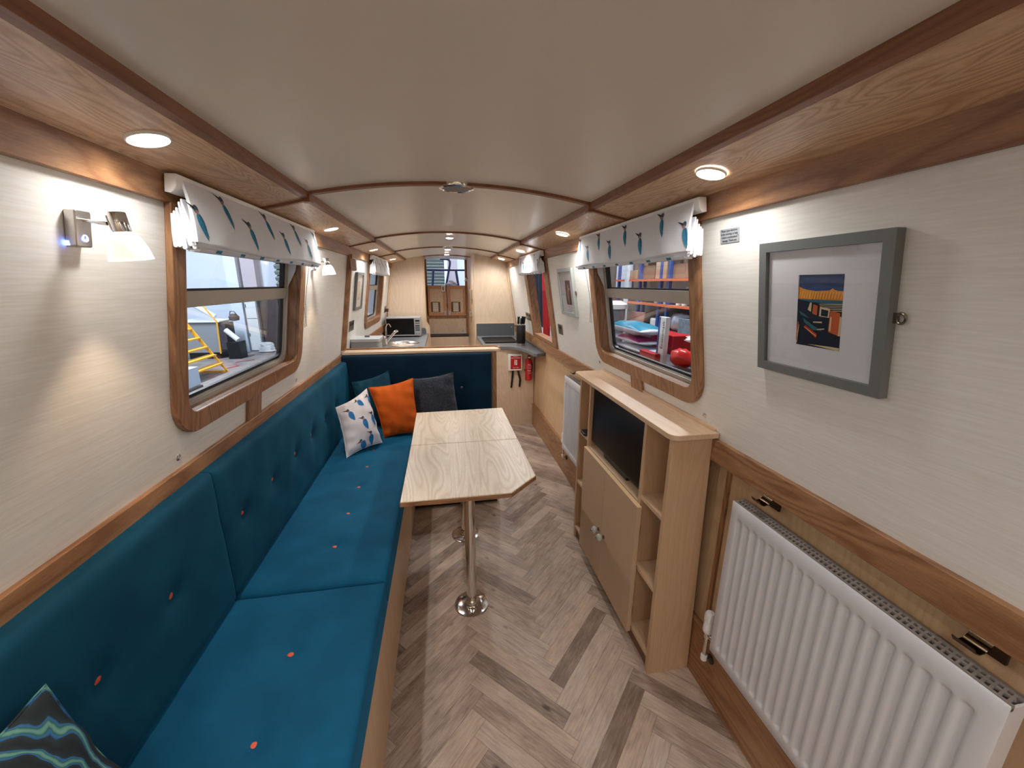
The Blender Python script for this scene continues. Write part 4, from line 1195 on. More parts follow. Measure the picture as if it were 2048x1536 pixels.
pillow('pillow', 'charcoal fluffy pillow at the right, partly behind the table', [(-.22, 2.70, .495), (.10, 2.74, .495), (.055, 2.86, .862), (-.275, 2.80, .838)], .055, furM, 9)
# near corner pillow with leaf pattern
def leafmat():
    m, nt, b = new_mat('leaf pattern velvet'); N = nt.nodes.new; L = nt.links.new
    tc = N('ShaderNodeTexCoord'); mp = N('ShaderNodeMapping'); mp.inputs['Rotation'].default_value = (0.4, .3, .6); L(tc.outputs['Object'], mp.inputs[0])
    w = N('ShaderNodeTexWave'); w.inputs['Scale'].default_value = 12; w.inputs['Distortion'].default_value = 9; w.inputs['Detail'].default_value = 2; L(mp.outputs[0], w.inputs[0])
    r = N('ShaderNodeValToRGB'); e = r.color_ramp.elements; e[0].position = .0; e[0].color = rgb(14, 26, 32); e[1].position = 1; e[1].color = rgb(96, 150, 138)
    for p, c in ((.62, (26, 44, 50)), (.72, (30, 96, 150)), (.8, (40, 104, 150)), (.9, (40, 90, 84))):
        q = e.new(p); q.color = rgb(*c)
    L(w.outputs['Fac'], r.inputs[0]); L(r.outputs[0], b.inputs['Base Color']); b.inputs['Roughness'].default_value = .8
    return m
pillow('pillow', 'dark leaf pattern pillow cut off at the lower left corner', [(-.48, .22, .495), (-.50, .60, .495), (-.660, .612, .868), (-.660, .22, .90)], .05, leafmat(), 12)

# ================================================================== GALLEY
def galley_left():
    t = thing('galley_unit', 'galley base unit under the left worktop with the sink', 'cabinet', (-.5, 4.2, 0))
    mb = MB(); mb.box(-.77, -.225, 3.032, 5.375, .08, .813); build('body', mb, plyZ, t, bevel=.002)
    mb = MB(); mb.box(-.77, -.27, 3.04, 5.37, 0, .08); build('plinth', mb, darkW, t)
    t = thing('worktop', 'grey speckled worktop of the left galley side', 'worktop', (-.5, 4.2, .815))
    cx, cy = -.455, 4.50; n = 16
    mb = MB()
    lo = []
    for i in range(4*8):   # outer rectangle sampled to match the sink hole
        a = 2*PI*i/32-PI*.75; c, s_ = math.cos(a), math.sin(a)
        k = 1/max(abs(c), abs(s_)); lo.append((cx+c*k*.245 if abs(c) < .999 else cx+.245*(1 if c > 0 else -1), cy+s_*k*.42))
    lo = [(min(-.21, max(-.70, u)), v) for u, v in lo]
    li = [(cx+.175*math.cos(2*PI*i/32-PI*.75), cy+.20*math.sin(2*PI*i/32-PI*.75)) for i in range(32)]
    mb.ring(lo, li, lambda u, v, w: (u, v, w), .815, .845)
    mb.box(-.768, -.70, 4.08, 4.92, .815, .845)
    mb.box(-.768, -.21, 3.032, 4.08, .815, .845); mb.box(-.768, -.21, 4.92, 5.37, .815, .845)
    build('top', mb, greyW, t)
    mb = MB(); mb.prism(rr(-.735, -.235, .845, .922, (.001, .001, .03, .001), 5), lambda u, v, w: (u, w, v), 5.362, 5.374); build('upstand', mb, greyW, t)
    t = thing('sink', 'round stainless steel sink set in the left worktop', 'sink', (cx, cy, .845))
    mb = MB()
    prof = [(1.14, .0005), (1.12, .003), (1.04, .003), (1.0, -.002), (.93, -.03), (.86, -.12), (.74, -.145), (.16, -.15), (.0, -.152)]
    rows = [[mb.vert((cx+.172*r*math.cos(2*PI*i/40), cy+.197*r*math.sin(2*PI*i/40), .845+h)) for i in range(40)] for r, h in prof]
    for a in range(len(rows)-1):
        for i in range(40): mb.face([rows[a][i], rows[a][(i+1)%40], rows[a+1][(i+1)%40], rows[a+1][i]])
    build('bowl', mb, brushed, t)
    mb = MB()
    for i in range(14):
        a = PI*(.05+.9*i/13); mb.box(cx+.174*math.cos(a)-.004, cx+.174*math.cos(a)+.004, cy+.2*math.sin(a)-.004-.0, cy+.2*math.sin(a)+.004, .70, .846)
    build('drain_ribs', mb, brushed, t) if False else None
    # mixer tap
    t = thing('mixer_tap', 'chrome lever mixer tap at the left galley sink', 'tap', (-.640, 4.40, .845))
    mb = MB(); mb.lathe([(.028, 0), (.028, .006), (.022, .012), (.022, .07), (.024, .085), (.018, .098), (0, .102)], (-.640, 4.40, .845), n=24); build('body', mb, chrome, t)
    mb = MB(); mb.tube([(-.640, 4.40, .875), (-.60, 4.40, .905), (-.555, 4.395, .955), (-.53, 4.39, .985), (-.505, 4.385, 1.0), (-.49, 4.38, .995)], [.010, .0105, .012, .015, .014, .009], 12); build('spout', mb, chrome, t)
    mb = MB(); mb.tube([(-.645, 4.40, .935), (-.66, 4.41, .955), (-.69, 4.42, .975)], .006, 8); build('lever', mb, chrome, t)
    t = thing('filter_tap', 'thin curved chrome drinking water tap behind the mixer', 'tap', (-.628, 4.52, .845))
    b_ = (-.64, 4.52); k = 1.027
    pts = [(-.640, 4.50, .849), (-.638, 4.50, .96), (-.630, 4.50, 1.03), (-.618, 4.50, 1.058), (-.603, 4.50, 1.067), (-.590, 4.50, 1.058), (-.582, 4.50, 1.038), (-.578, 4.50, 1.030)]
    mb = MB(); mb.tube(pts, .0058, 10); build('spout', mb, chrome, t)
    mb = MB(); mb.lathe([(.016, 0), (.016, .01), (.009, .02)], (-.640, 4.50, .845), n=16); build('base', mb, chrome, t)
    # bread bin
    t = thing('bread_bin', 'grey metal bread bin on the left worktop behind the partition', 'bin', (-.63, 3.4, .845))
    mb = MB(); mb.prism(rr(-.752, -.530, 3.30, 3.50, .015, 5), lambda u, v, w: (u, v, w), .8455, 1.035); build('body', mb, steelG, t, bevel=.002)
    mb = MB(); mb.prism(rr(-.755, -.520, 3.295, 3.515, .018, 5), lambda u, v, w: (u, v, w), 1.0355, 1.062); build('lid', mb, plain('pale grey tin', rgb(186, 188, 188), .4), t, bevel=.003)
    mb = MB(); mb.box(-.655, -.615, 3.41, 3.425, 1.062, 1.078); build('handle', mb, plain('knob grey', rgb(110, 110, 112), .4), t, bevel=.003)
    # microwave
    t = thing('microwave', 'silver microwave oven with black glass door on the left worktop', 'microwave', (-.49, 5.1, .845))
    x0, x1, y0, y1, z0, z1 = -.702, -.290, 5.03, 5.33, .862, 1.088
    mb = MB(); mb.box(x0, x1, y0+.018, y1, z0, z1); build('case', mb, plain('silver case', rgb(190, 190, 192), .35, .4), t, bevel=.003)
    mb = MB(); xd = x1-.068; mb.box(x0, xd-.001, y0, y0+.018, z0, z1); d = build('door', mb, plain('silver door', rgb(176, 176, 178), .35, .4), t, bevel=.002)
    mb = MB(); mb.box(x0+.006, xd-.006, y0-.001, y0+.002, z0+.016, z1-.012); build('door_glass', mb, blackG, d)
    mb = MB(); mb.box(xd, x1, y0, y0+.018, z0, z1); p_ = build('control_panel', mb, plain('silver door', rgb(176, 176, 178), .35, .4), t, bevel=.002)
    for a, b2 in ((z1-.052, z1-.030), (z1-.075, z1-.066)):
        mb = MB(); mb.box(xd+.008, x1-.008, y0-.001, y0+.001, a, b2); build('display', mb, black, p_)
    for r_ in range(4):
        mb = MB(); w_ = .020 if r_ < 3 else .010
        if r_ < 3: mb.box(xd+.008, x1-.008, y0-.001, y0+.001, z1-.112-.026*r_, z1-.094-.026*r_)
        else: mb.box(xd+.010, xd+.028, y0-.001, y0+.001, z0+.018, z0+.026); mb.box(x1-.028, x1-.010, y0-.001, y0+.001, z0+.018, z0+.026)
        build('keypad_row', mb, plain('keypad', rgb(60, 62, 66), .4), p_)
    for xx, yy in ((x0+.03, y0+.05), (x1-.03, y0+.05), (x0+.03, y1-.04), (x1-.03, y1-.04)):
        mb = MB(); mb.cyl((xx, yy, .8452), (xx, yy, z0+.001), .012); build('foot', mb, black, t)
galley_left()

def bulkheads():
    # left: panel with a curved step at worktop height
    mb = MB()
    P = side(-1)
    zt = 1.86
    x1 = -.226
    lp = [(-.765, .0), (-.19, .0), (-.19, .93), (-.195, .955), (-.212, .975), (-.228, 1.0), (-.230, 1.03), (x1, 1.86), (-.47, 1.86), (-.56, 1.79), (-.648, 1.74), (-.765, 1.0)]
    mb.prism(lp, lambda u, v, w: (u, w, v), 5.376, 5.396)
    struct('wall_galley_left', mb, plyZ)
    mb = MB(); pts = [(-.1895, .0), (-.1895, .93), (-.195, .957), (-.211, .977), (-.2265, 1.0), (-.229, 1.03), (-.2245, 1.86)]
    for a, b in zip(pts, pts[1:]):
        mb.hexa([(a[0]-.012,5.370,a[1]),(a[0]+.004,5.370,a[1]),(a[0]+.004,5.402,a[1]),(a[0]-.012,5.402,a[1]),(b[0]-.012,5.370,b[1]),(b[0]+.004,5.370,b[1]),(b[0]+.004,5.402,b[1]),(b[0]-.012,5.402,b[1])])
    struct('trim_25', mb, ashZ)
    mb = MB(); mb.hexa([(-.745,5.355,1.0),(-.725,5.355,1.0),(-.725,5.378,1.0),(-.745,5.378,1.0),(-.635,5.355,1.72),(-.615,5.355,1.72),(-.615,5.378,1.72),(-.635,5.378,1.72)])
    struct('trim_26', mb, ashZ)
    # right
    mb = MB()
    lp = [(.383, 0), (.93, 0), (.90, .98), (.79, 1.74), (.60, 1.80), (.50, 1.86), (.383, 1.86)]
    mb.prism(lp, lambda u, v, w: (u, w, v), 4.842, 4.862)
    mb.box(.378, .396, 4.838, 4.866, 0, 1.86)
    struct('wall_galley_right', mb, plyZ)
    mb = MB(); mb.hexa([(.872,4.820,1.0),(.892,4.820,1.0),(.892,4.843,1.0),(.872,4.843,1.0),(.758,4.820,1.72),(.778,4.820,1.72),(.778,4.843,1.72),(.758,4.843,1.72)])
    struct('trim_27', mb, ashZ)
    # companionway walls
    mb = MB(); mb.box(-.262, -.242, 5.40, 6.14, 0, 1.9); mb.box(.378, .396, 4.866, 6.14, 0, 1.9)
    struct('wall_passage', mb, ashZ)
    mb = MB(); mb.box(-.84, -.262, 6.12, 6.16, 0, 1.9); mb.box(.396, .98, 6.12, 6.16, 0, 1.9)
    struct('wall_front', mb, plyZ)
    # fire panel at the end of the right galley unit
    mb = MB(); mb.box(.415, .930, 3.972, 3.990, 0, .838); struct('wall_galley_end', mb, plyZ)
bulkheads()

def galley_right():
    t = thing('hob_unit', 'galley base unit on the right carrying the black hob', 'cabinet', (.66, 4.4, 0))
    mb = MB(); mb.box(.42, .925, 3.992, 4.838, .05, .835); build('body', mb, plyZ, t, bevel=.002)
    mb = MB(); mb.box(.45, .92, 4.0, 4.83, 0, .05); build('plinth', mb, darkW, t)
    t = thing('worktop', 'grey worktop of the right galley side with a curved pointed end', 'worktop', (.66, 4.3, .84))
    def arcpts():
        out = []
        for q in [i/12 for i in range(13)]:
            p0, p1, p2, p3 = (.560, 3.955), (.74, 3.94), (.80, 3.80), (.815, 3.50)
            u = 1-q; out.append(tuple(u**3*p0[i]+3*u*u*q*p1[i]+3*u*q*q*p2[i]+q**3*p3[i] for i in (0, 1)))
        return out
    lp = [(.40, 3.955)]+arcpts()+[(.84, 3.475), (.933, 3.515), (.930, 4.838), (.40, 4.838)]
    mb = MB(); mb.prism(lp, lambda u, v, w: (u, v, w), .840, .870); build('top', mb, greyW, t, bevel=.002)
    mb = MB(); mb.box(.40, .868, 4.828, 4.841, .871, 1.020); build('splashback', mb, greyD, t)
    mb = MB(); mb.box(.40, .868, 4.826, 4.8415, 1.0202, 1.0272); build('splash_trim', mb, ashX, t)
    mb = MB(); mb.lathe([(.006, 0), (.006, .003), (0, .005)], (.836, 4.828, .975), (0,-1,0), 12); build('screw_cap', mb, chrome, t)
    mb = MB(); mb.prism(rr(.435, .80, 4.19, 4.62, .02, 5), lambda u, v, w: (u, v, w), .8705, .882)
    tag(build('hob', mb, blackG, bevel=.002), 'black glass covered hob in the right worktop', 'hob')
    t = thing('knife_block', 'round black knife block with steel base on the right worktop', 'knife block', (.795, 4.02, .87))
    mb = MB(); mb.lathe([(.047, .022), (.048, .026), (.048, .205), (.046, .210), (.0, .210)], (.795, 4.02, .87), n=32); build('sleeve', mb, black, t, smooth=30)
    mb = MB(); mb.lathe([(.044, 0), (.046, .003), (.046, .021), (.044, .023)], (.795, 4.02, .87), n=32); build('steel_base', mb, brushed, t, smooth=30)
    for i, (dx, dy, tilt, hh) in enumerate(((-.028, 0, .004, .088), (-.004, -.016, .010, .070), (.010, .008, .012, .090), (.026, -.010, .012, .088))):
        x, y = .795+dx, 4.02+dy
        tk = thing('kitchen_knife', ('black handled knife leaning left in the knife block', 'shorter black handled knife in the middle front of the knife block', 'black handled knife upright right of centre in the knife block', 'black handled knife at the right edge of the knife block')[i], 'knife', (x, y, 1.08), 'knives in the knife block')
        mb = MB(); mb.hexa([(x-.003,y-.009,1.05),(x+.003,y-.009,1.05),(x+.003,y+.009,1.05),(x-.003,y+.009,1.05),(x-.003,y-.010,1.094),(x+.003,y-.010,1.094),(x+.003,y+.010,1.094),(x-.003,y+.010,1.094)]); build('blade', mb, brushed, tk)
        mb = MB(); pts = [(x+tilt*.1, y, 1.092), (x+tilt*.3, y, 1.11), (x+tilt*.55, y-.002, 1.14), (x+tilt*.9, y-.004, 1.08+hh)]
        mb.tube(pts, [.0105, .0125, .0115, .0135], 10); build('handle', mb, black, tk, smooth=60)
galley_right()

def fire_things():
    t = thing('fire_blanket', 'white and red fire blanket box with two black pull straps', 'fire blanket', (.72, 3.96, .70))
    y = 3.972
    mb = MB(); mb.box(.650, .798, y-.032, y-.001, .612, .790); c = build('case', mb, whiteP, t, bevel=.006)
    mb = MB(); mb.box(.672, .784, y-.0330, y-.0322, .630, .770); build('red_label', mb, redP, c)
    mb = MB(); f = lambda x, yy, z: (x+.728, y-.0332-z, yy)
    def L_(txt, size, zc): add_text(mb, txt, size, lambda x, yy, z: (.728+x, y-.0333-z, zc+yy))
    L_('EMERGENCY', .010, .762); L_('FIRE BLANKET', .0165, .747)
    L_('PULL TABS DOWN', .008, .648)
    for i, (a, b2) in enumerate(((.712, .728), (.693, .709), (.674, .690))):
        mb.box(.712, .742, y-.0340, y-.0333, a, b2)
    mb.box(.709, .714, y-.034, y-.0333, .636, .641); mb.box(.742, .747, y-.034, y-.0333, .636, .641)
    build('lettering', mb, whiteT, c, smooth=0)
    mb = MB()
    for i in range(3): mb.box(.717+.006*(i % 2), .727+.006*(i % 2), y-.0348, y-.0341, .716-.019*i, .724-.019*i)
    build('pictogram_marks', mb, redP, c, smooth=0)
    for pts in ([(.700, y-.016, .615), (.697, y-.018, .56), (.690, y-.02, .50), (.683, y-.016, .425)], [(.755, y-.016, .615), (.765, y-.02, .565), (.778, y-.022, .51), (.772, y-.014, .43)]):
        mb = MB()
        for a, b2 in zip(pts, pts[1:]):
            for w in (0,):
                mb.hexa([(a[0]-.012,a[1]-.0008,a[2]),(a[0]+.012,a[1]-.0008,a[2]),(a[0]+.012,a[1]+.0008,a[2]),(a[0]-.012,a[1]+.0008,a[2]),(b2[0]-.010,b2[1]-.0008,b2[2]),(b2[0]+.010,b2[1]-.0008,b2[2]),(b2[0]+.010,b2[1]+.0008,b2[2]),(b2[0]-.010,b2[1]+.0008,b2[2])])
        build('pull_strap', mb, black, t)
    t = thing('fire_extinguisher', 'small red fire extinguisher hanging right of the fire blanket', 'fire extinguisher', (.865, 3.93, .50))
    cx, cy = .864, 3.932
    mb = MB(); mb.lathe([(.034, 0), (.037, .006), (.037, .012), (.036, .014), (.036, .19), (.033, .212), (.020, .228), (.013, .234)], (cx, cy, .510), n=28); build('cylinder', mb, redP, t)
    mb = MB(); mb.lathe([(.013, .234), (.015, .238), (.015, .255), (.010, .262)], (cx, cy, .510), n=18); build('valve', mb, black, t)
    mb = MB(); mb.hexa([(cx-.010,cy-.045,.765),(cx+.010,cy-.045,.765),(cx+.010,cy+.01,.771),(cx-.010,cy+.01,.771),(cx-.010,cy-.045,.769),(cx+.010,cy-.045,.769),(cx+.010,cy+.01,.777),(cx-.010,cy+.01,.777)]); build('lever', mb, redP, t)
    mb = MB(); mb.lathe([(.012, 0), (.012, .008), (0, .009)], (cx, cy-.012, .757), (0,-1,0), 16); build('gauge', mb, whiteP, t)
    mb = MB()
    def wrap(x, yy, z, zc):
        a = x/.0366; r = .0366+z
        return (cx+r*math.sin(a), cy-r*math.cos(a), zc+yy)
    for txt, sz, zc in (('FIRE', .018, .680), ('EXTINGUISHER', .0085, .664), ('POWDER', .012, .645), ('FIRES', .019, .617), ('A B C', .012, .600), ('PULL PIN', .008, .586)):
        add_text(mb, txt, sz, lambda x, yy, z, zc=zc: wrap(x, yy, z, zc))
    build('lettering', mb, whiteT, t, smooth=0)
    mb = MB(); mb.box(cx+.037, cx+.043, 3.93, 3.971, .60, .69); mb.box(cx-.036, cx+.037, 3.966, 3.9715, .60, .62); build('bracket', mb, black, t)
fire_things()

# ================================================================== DOORS AND STEPS
def doors():
    Y = 6.30
    d0 = MB(SX); d0.box(-.262, .395, Y-.01, Y+.03, .962, 1.010); d0.box(-.262, -.222, Y-.03, Y+.03, .73, 1.90); d0.box(.352, .395, Y-.03, Y+.03, .56, 1.90)
    doorW = wood('door frame wood', rgb(216, 164, 120), rgb(176, 120, 80), 'Z', contrast=.6)
    fr = struct('door_1', d0, oakZ, bevel=.002)
    for k, (x0, x1) in enumerate(((-.243, .058), (.074, .362))):
        dd = MB(SX); z0, z1, f = 1.012, 1.468, .050
        lo = [(x0,z0),(x1,z0),(x1,z1),(x0,z1)]; li = [(x0+f,z0+f*.9),(x1-f,z0+f*.9),(x1-f,z1-f),(x0+f,z1-f)]
        dd.ring(lo, li, lambda u, v, w: (u, w, v), Y-.03, Y-.008)
        leaf_ = struct('door_leaf', dd, doorW, parent=fr, bevel=.002)
        mb = MB(SX); mb.box(x0+f-.004, x1-f+.004, Y-.022, Y-.012, z0+.04, z1-f+.004); struct('door_panel', mb, plyZ, parent=leaf_)
        mb = MB(SX); cx = (x0+x1)/2-.02
        mb.box(cx-.07, cx+.07, Y-.030, Y-.0225, z0+.055, z0+.21); struct('vent_plate', mb, plain('brown vent plate', rgb(104, 80, 62), .3, .6), parent=leaf_)
        mb = MB(SX)
        for i in range(9): mb.box(cx-.042, cx+.042, Y-.036, Y-.0302, z0+.064+.0155*i, z0+.073+.0155*i)
        v = struct('vent_louvres', mb, plain('bright louvre', rgb(244, 240, 232), .5), parent=leaf_)
        mb = MB(SX); xs = x1-.03 if k == 0 else x0+.03
        mb.box(xs-.014, xs+.014, Y-.045, Y-.0302, z0+.005, z0+.075); struct('bolt', mb, brushed, parent=leaf_, bevel=.003)
    mb = MB(SX); mb.box(-.018, .045, Y-.055, Y-.0302, 1.375, 1.475); struct('door_lock', mb, brushed, parent=fr, bevel=.005)
    mb = MB(SX); mb.box(.002, .020, Y-.058, Y-.0555, 1.395, 1.455); struct('lock_slot', mb, black, parent=fr)
    mb = MB(SX); mb.box(.0590, .0730, Y-.006, Y+.004, 1.0, 1.468); struct('door_gap', mb, black, parent=fr)
    t = thing('cabin_steps', 'ply boarded steps with a dark tread below the double doors', 'steps', (.08, 5.9, 0))
    mb = MB(SX); mb.box(-.222, .352, Y-.01, Y+.005, .73, .962); build('upper_riser', mb, plyZ, t)
    mb = MB(SX); mb.box(-.236, .376, 6.05, Y-.011, .705, .728); build('tread', mb, plain('dark tread', rgb(52, 44, 42), .6), t, bevel=.002)
    mb = MB(SX); mb.box(-.236, .376, 6.052, 6.072, -.03, .704); build('lower_riser', mb, plyZ, t)
    for i, (x, z) in enumerate(((-.17, .935), (.30, .935), (-.17, .76), (.30, .76))):
        mb = MB(SX); mb.lathe([(.006, 0), (.004, .002), (0, .002)], (x, Y-.0105, z), (0,-1,0), 10); build('screw', mb, plain('dark screw', rgb(90, 70, 54), .5), t)
    # fittings on the right side of the passage
    for i, (y, z, h, lab) in enumerate(((5.35, 1.30, .12, 'upper metal switch panel on the passage wall beside the steps'), (5.5, 1.06, .07, 'lower metal catch on the passage wall beside the steps'))):
        mb = MB(SX); mb.box(.350, .386, y-.10, y+.10, z, z+h); tag(build('switch_panel', mb, brushed, bevel=.004), lab, 'switch panel')
    t = thing('key_hook', 'small pale key float hanging by the passage doorway', 'hook', SX((.36, 6.1, 1.58)))
    mb = MB(SX); mb.cyl((.345, 6.1, 1.58), (.386, 6.1, 1.58), .006); build('peg', mb, brass, t)
    mb = MB(SX); mb.cyl((.355, 6.1, 1.58), (.340, 6.08, 1.53), .010); mb.cyl((.355, 6.1, 1.575), (.372, 6.08, 1.535), .008); build('float', mb, whiteP, t)
doors()

# ================================================================== OUTSIDE: THE WORKSHOP
GZ = -.6
conc = plain('workshop concrete', rgb(128, 124, 124), .7, var=.35, bscale=3)
blueWh = plain('pale blue wall sheet', rgb(196, 208, 226), .6)
greyWl = plain('grey violet column', rgb(168, 164, 178), .6)
corrM = plain('corrugated grey sheet', rgb(140, 152, 152), .5, .1)
yel = plain('yellow stair paint', rgb(226, 172, 50), .5)
lgrey = plain('light grey cabinet', rgb(206, 212, 218), .5)
mgrey = plain('mid grey machine', rgb(128, 132, 138), .6)
dkgrey = plain('dark grey sheet', rgb(62, 58, 64), .7, var=.3, bscale=8)
card = plain('cardboard', rgb(186, 152, 122), .8)
card2 = plain('brown cardboard', rgb(150, 114, 90), .8)
orangeS = plain('orange shelf beam', rgb(226, 110, 60), .5)
bluePost = plain('blue rack upright', rgb(58, 82, 150), .5)
plasticB = plain('cloudy plastic bag', rgb(214, 216, 228), .35)
def outside():
    mb = MB(); mb.box(-12, 9, -4, 18, GZ-.1, GZ); struct('ground', mb, conc)
    mb = MB(); mb.box(-12, 2, 13.8, 13.9, GZ, 5.5); mb.box(-12, -11.9, -4, 13.9, GZ, 5.5); struct('wall_workshop', mb, blueWh)
    mb = MB(); mb.box(2, 9, 13.8, 13.9, GZ, 5.5); mb.box(4.4, 4.5, -4, 13.9, GZ, 5.5); struct('wall_workshop_shelf_side', mb, plain('dim board wall', rgb(120, 104, 92), .8, var=.3, bscale=2))
    mb = MB(); mb.box(-12, 9, -4, 18, 5.5, 5.6); struct('ceiling_workshop', mb, plain('workshop roof', rgb(150, 152, 160), .8))
    def T(o, l, c, g=None): return tag(o, l, c, g)
    # left view
    mb = MB(); mb.box(-6.35, -6.04, 13.35, 13.79, GZ, 4.5); T(build('column', mb, blueWh), 'pale steel column behind the yellow steps, outside the left window', 'column')
    mb = MB(); mb.box(-5.98, -5.60, 13.5, 13.79, 1.25, 4.5); T(build('duct_column', mb, greyWl), 'violet grey vertical duct above the white locker', 'duct')
    t = thing('locker', 'white two door locker seen through the left window', 'locker', (-5.84, 13.5, GZ), None)
    mb = MB(); mb.box(-6.02, -5.66, 13.42, 13.78, GZ, 1.2); build('body', mb, mgrey, t)
    for a, b2 in ((-.56, .42), (.44, 1.18)):
        mb = MB(); mb.box(-5.99, -5.69, 13.40, 13.42, a, b2); d = build('door', mb, lgrey, t)
        mb = MB(); mb.box(-5.98, -5.965, 13.385, 13.40, (a+b2)/2-.05, (a+b2)/2+.05); build('handle', mb, black, d)
    mb = MB(); mb.box(-5.63, -5.10, 13.55, 13.79, GZ, 1.2); T(build('dark_screen', mb, dkgrey), 'dark curtain panel right of the white locker outside', 'screen')
    mb = MB()
    x0, x1 = -5.07, -4.55
    for i in range(26):
        z = GZ+i*.18; mb.hexa([(x0,13.6,z),(x1,13.6,z),(x1,13.75,z),(x0,13.75,z),(x0,13.52,z+.09),(x1,13.52,z+.09),(x1,13.75,z+.18),(x0,13.75,z+.18)])
    T(build('roller_shutter', mb, corrM), 'narrow corrugated shutter edge at the right of the left window view', 'shutter')
    t = thing('generator', 'grey boxy machine on the workshop floor beyond the yellow steps', 'machine', (-6.5, 12.4, GZ))
    mb = MB(); mb.box(-7.2, -6.25, 12.2, 12.9, -.42, .43); build('casing', mb, mgrey, t, bevel=.01)
    mb = MB(); mb.box(-7.25, -6.15, 12.15, 12.95, .43, .47); build('lid', mb, lgrey, t, bevel=.005)
    mb = MB(); mb.box(-6.24, -6.05, 12.22, 12.7, -.35, .41); build('side_unit', mb, dkgrey, t, bevel=.01)
    mb = MB(); mb.box(-7.1, -6.3, 12.25, 12.85, GZ, -.42); build('base', mb, black, t)
    mb = MB(); mb.cyl((-6.95, 12.3, 1.02), (-6.30, 12.3, .575), .07); T(build('white_duct', mb, lgrey), 'white pipe lying slanted over the grey machine', 'pipe')
    mb = MB(); mb.cyl((-6.02, 12.15, .22), (-5.72, 12.1, -.06), .07); T(build('grey_hose', mb, lgrey), 'short thick grey hose beside the grey machine', 'hose')
    mb = MB(); mb.box(-6.04, -5.72, 12.1, 12.5, GZ, -.12); T(build('black_crate', mb, black, bevel=.01), 'black crate below the thick grey hose', 'crate')
    mb = MB(); mb.lathe([(.02, 0), (.12, .02), (.13, .12), (.05, .20), (.0, .2)], (-5.80, 12.25, .46), n=18); mb.tube([(-5.90, 12.25, .62), (-5.85, 12.2, .73), (-5.75, 12.2, .72), (-5.7, 12.25, .60)], .012, 8)
    T(build('work_bag', mb, dkgrey), 'dark bag hanging beside the column outside', 'bag')
    mb = MB()
    rg = random.Random(4)
    pts = [(-5.48+.22*math.cos(i*.9)*(1-.004*i)+rg.random()*.05, 13.2+.12*math.sin(i*.9), GZ+.02+.0045*i) for i in range(60)]
    mb.tube(pts, .022, 6); T(build('rope_heap', mb, lgrey), 'heap of pale rope on the workshop floor', 'rope')
    mb = MB(); mb.tube([(-5.45, 10.65, GZ+.012), (-5.3, 11.0, GZ+.012), (-5.6, 11.5, GZ+.012), (-5.3, 11.9, GZ+.012)], .012, 6); T(build('red_hose', mb, plain('pinkish hose', rgb(170, 96, 100), .6)), 'thin pink hose curling on the workshop floor', 'hose')
    mb = MB(); mb.box(-4.5, -3.95, 6.35, 7.0, -.6, -.13); tag(build('trestle', mb, dkgrey), 'dark trestle under the pale blue boards outside the left window', 'trestle')
    mb = MB(); mb.box(-4.45, -4.0, 6.3, 7.05, -.1295, .17)
    T(build('pale_board_stack', mb, plain('ice blue board', rgb(186, 204, 226), .5), bevel=.006), 'pale blue boards in the lower left corner of the left window view', 'boards')
    t = thing('mobile_steps', 'yellow mobile steps with five treads outside the left window', 'steps', (-5.6, 9.9, GZ))
    for yy in (10.3, 8.5):
        mb = MB(); mb.hexa([(-5.245,yy-.02,-.58),(-5.205,yy-.02,-.58),(-5.205,yy+.02,-.58),(-5.245,yy+.02,-.58),(-6.02,yy-.02,.66),(-5.95,yy-.02,.70),(-5.95,yy+.02,.70),(-6.02,yy+.02,.66)]); build('stringer', mb, yel, t)
        mb = MB(); mb.tube([(-5.31, yy+.03, -.15), (-5.275, yy+.03, .597), (-5.52, yy+.03, 1.0), (-5.9, yy+.03, 1.5)], .018, 8); build('handrail', mb, yel, t)
        mb = MB(); mb.box(-6.2, -5.22, yy-.02, yy+.02, GZ, GZ+.04); build('foot_bar', mb, yel, t)
    for i, (x, z) in enumerate(((-5.289, -.374), (-5.403, -.168), (-5.538, .025), (-5.667, .237), (-5.814, .446))):
        mb = MB(); mb.box(x-.17, x+.02, 8.52, 10.28, z-.02, z+.012); build('tread', mb, yel, t)
    # right view: racking
    t = thing('storage_rack', 'orange and blue pallet racking outside the right windows', 'shelving', (3.6, 5.8, GZ))
    for yy in (4.75, 5.62, 5.86, 6.55, 7.4):
        for xx in (3.40, 3.95):
            mb = MB(); mb.box(xx, xx+.05, yy, yy+.05, GZ, 2.6); build('upright', mb, bluePost, t)
    for z in (.20, .785, 1.19, 1.58, 2.05):
        mb = MB(); mb.box(3.38, 3.42, 4.6, 7.5, z-.035, z); build('beam', mb, orangeS, t)
        mb = MB(); mb.box(3.42, 3.98, 4.6, 7.5, z-.02, z-.002); build('shelf_board', mb, card2, t)
    def bx(x0, x1, y0, y1, z0, z1, m, l, c='box', g='boxes on the rack', n='cardboard_box'):
        mb = MB(); mb.box(x0, x1, y0, y1, z0, z1); T(build(n, mb, m, bevel=.006), l, c, g)
    bx(3.45, 3.9, 6.15, 6.72, 1.581, 1.80, card2, 'wide brown carton on the top visible rack shelf, left side')
    bx(3.45, 3.9, 6.40, 6.60, 1.801, 1.90, card, 'small tan carton stacked on the wide brown one')
    bx(3.42, 3.7, 5.76, 6.08, 1.581, 1.92, card, 'tall pale carton standing at the middle of the top rack shelf')
    bx(3.45, 3.95, 5.18, 5.70, 1.581, 1.79, card2, 'broad brown carton on the top rack shelf, right side')
    bx(3.45, 3.9, 6.75, 7.05, 1.581, 1.74, card, 'small tan carton at the left end of the top rack shelf')
    bx(3.45, 3.6, 5.9, 6.1, 1.191, 1.25, card, 'low tan carton on the second rack shelf')
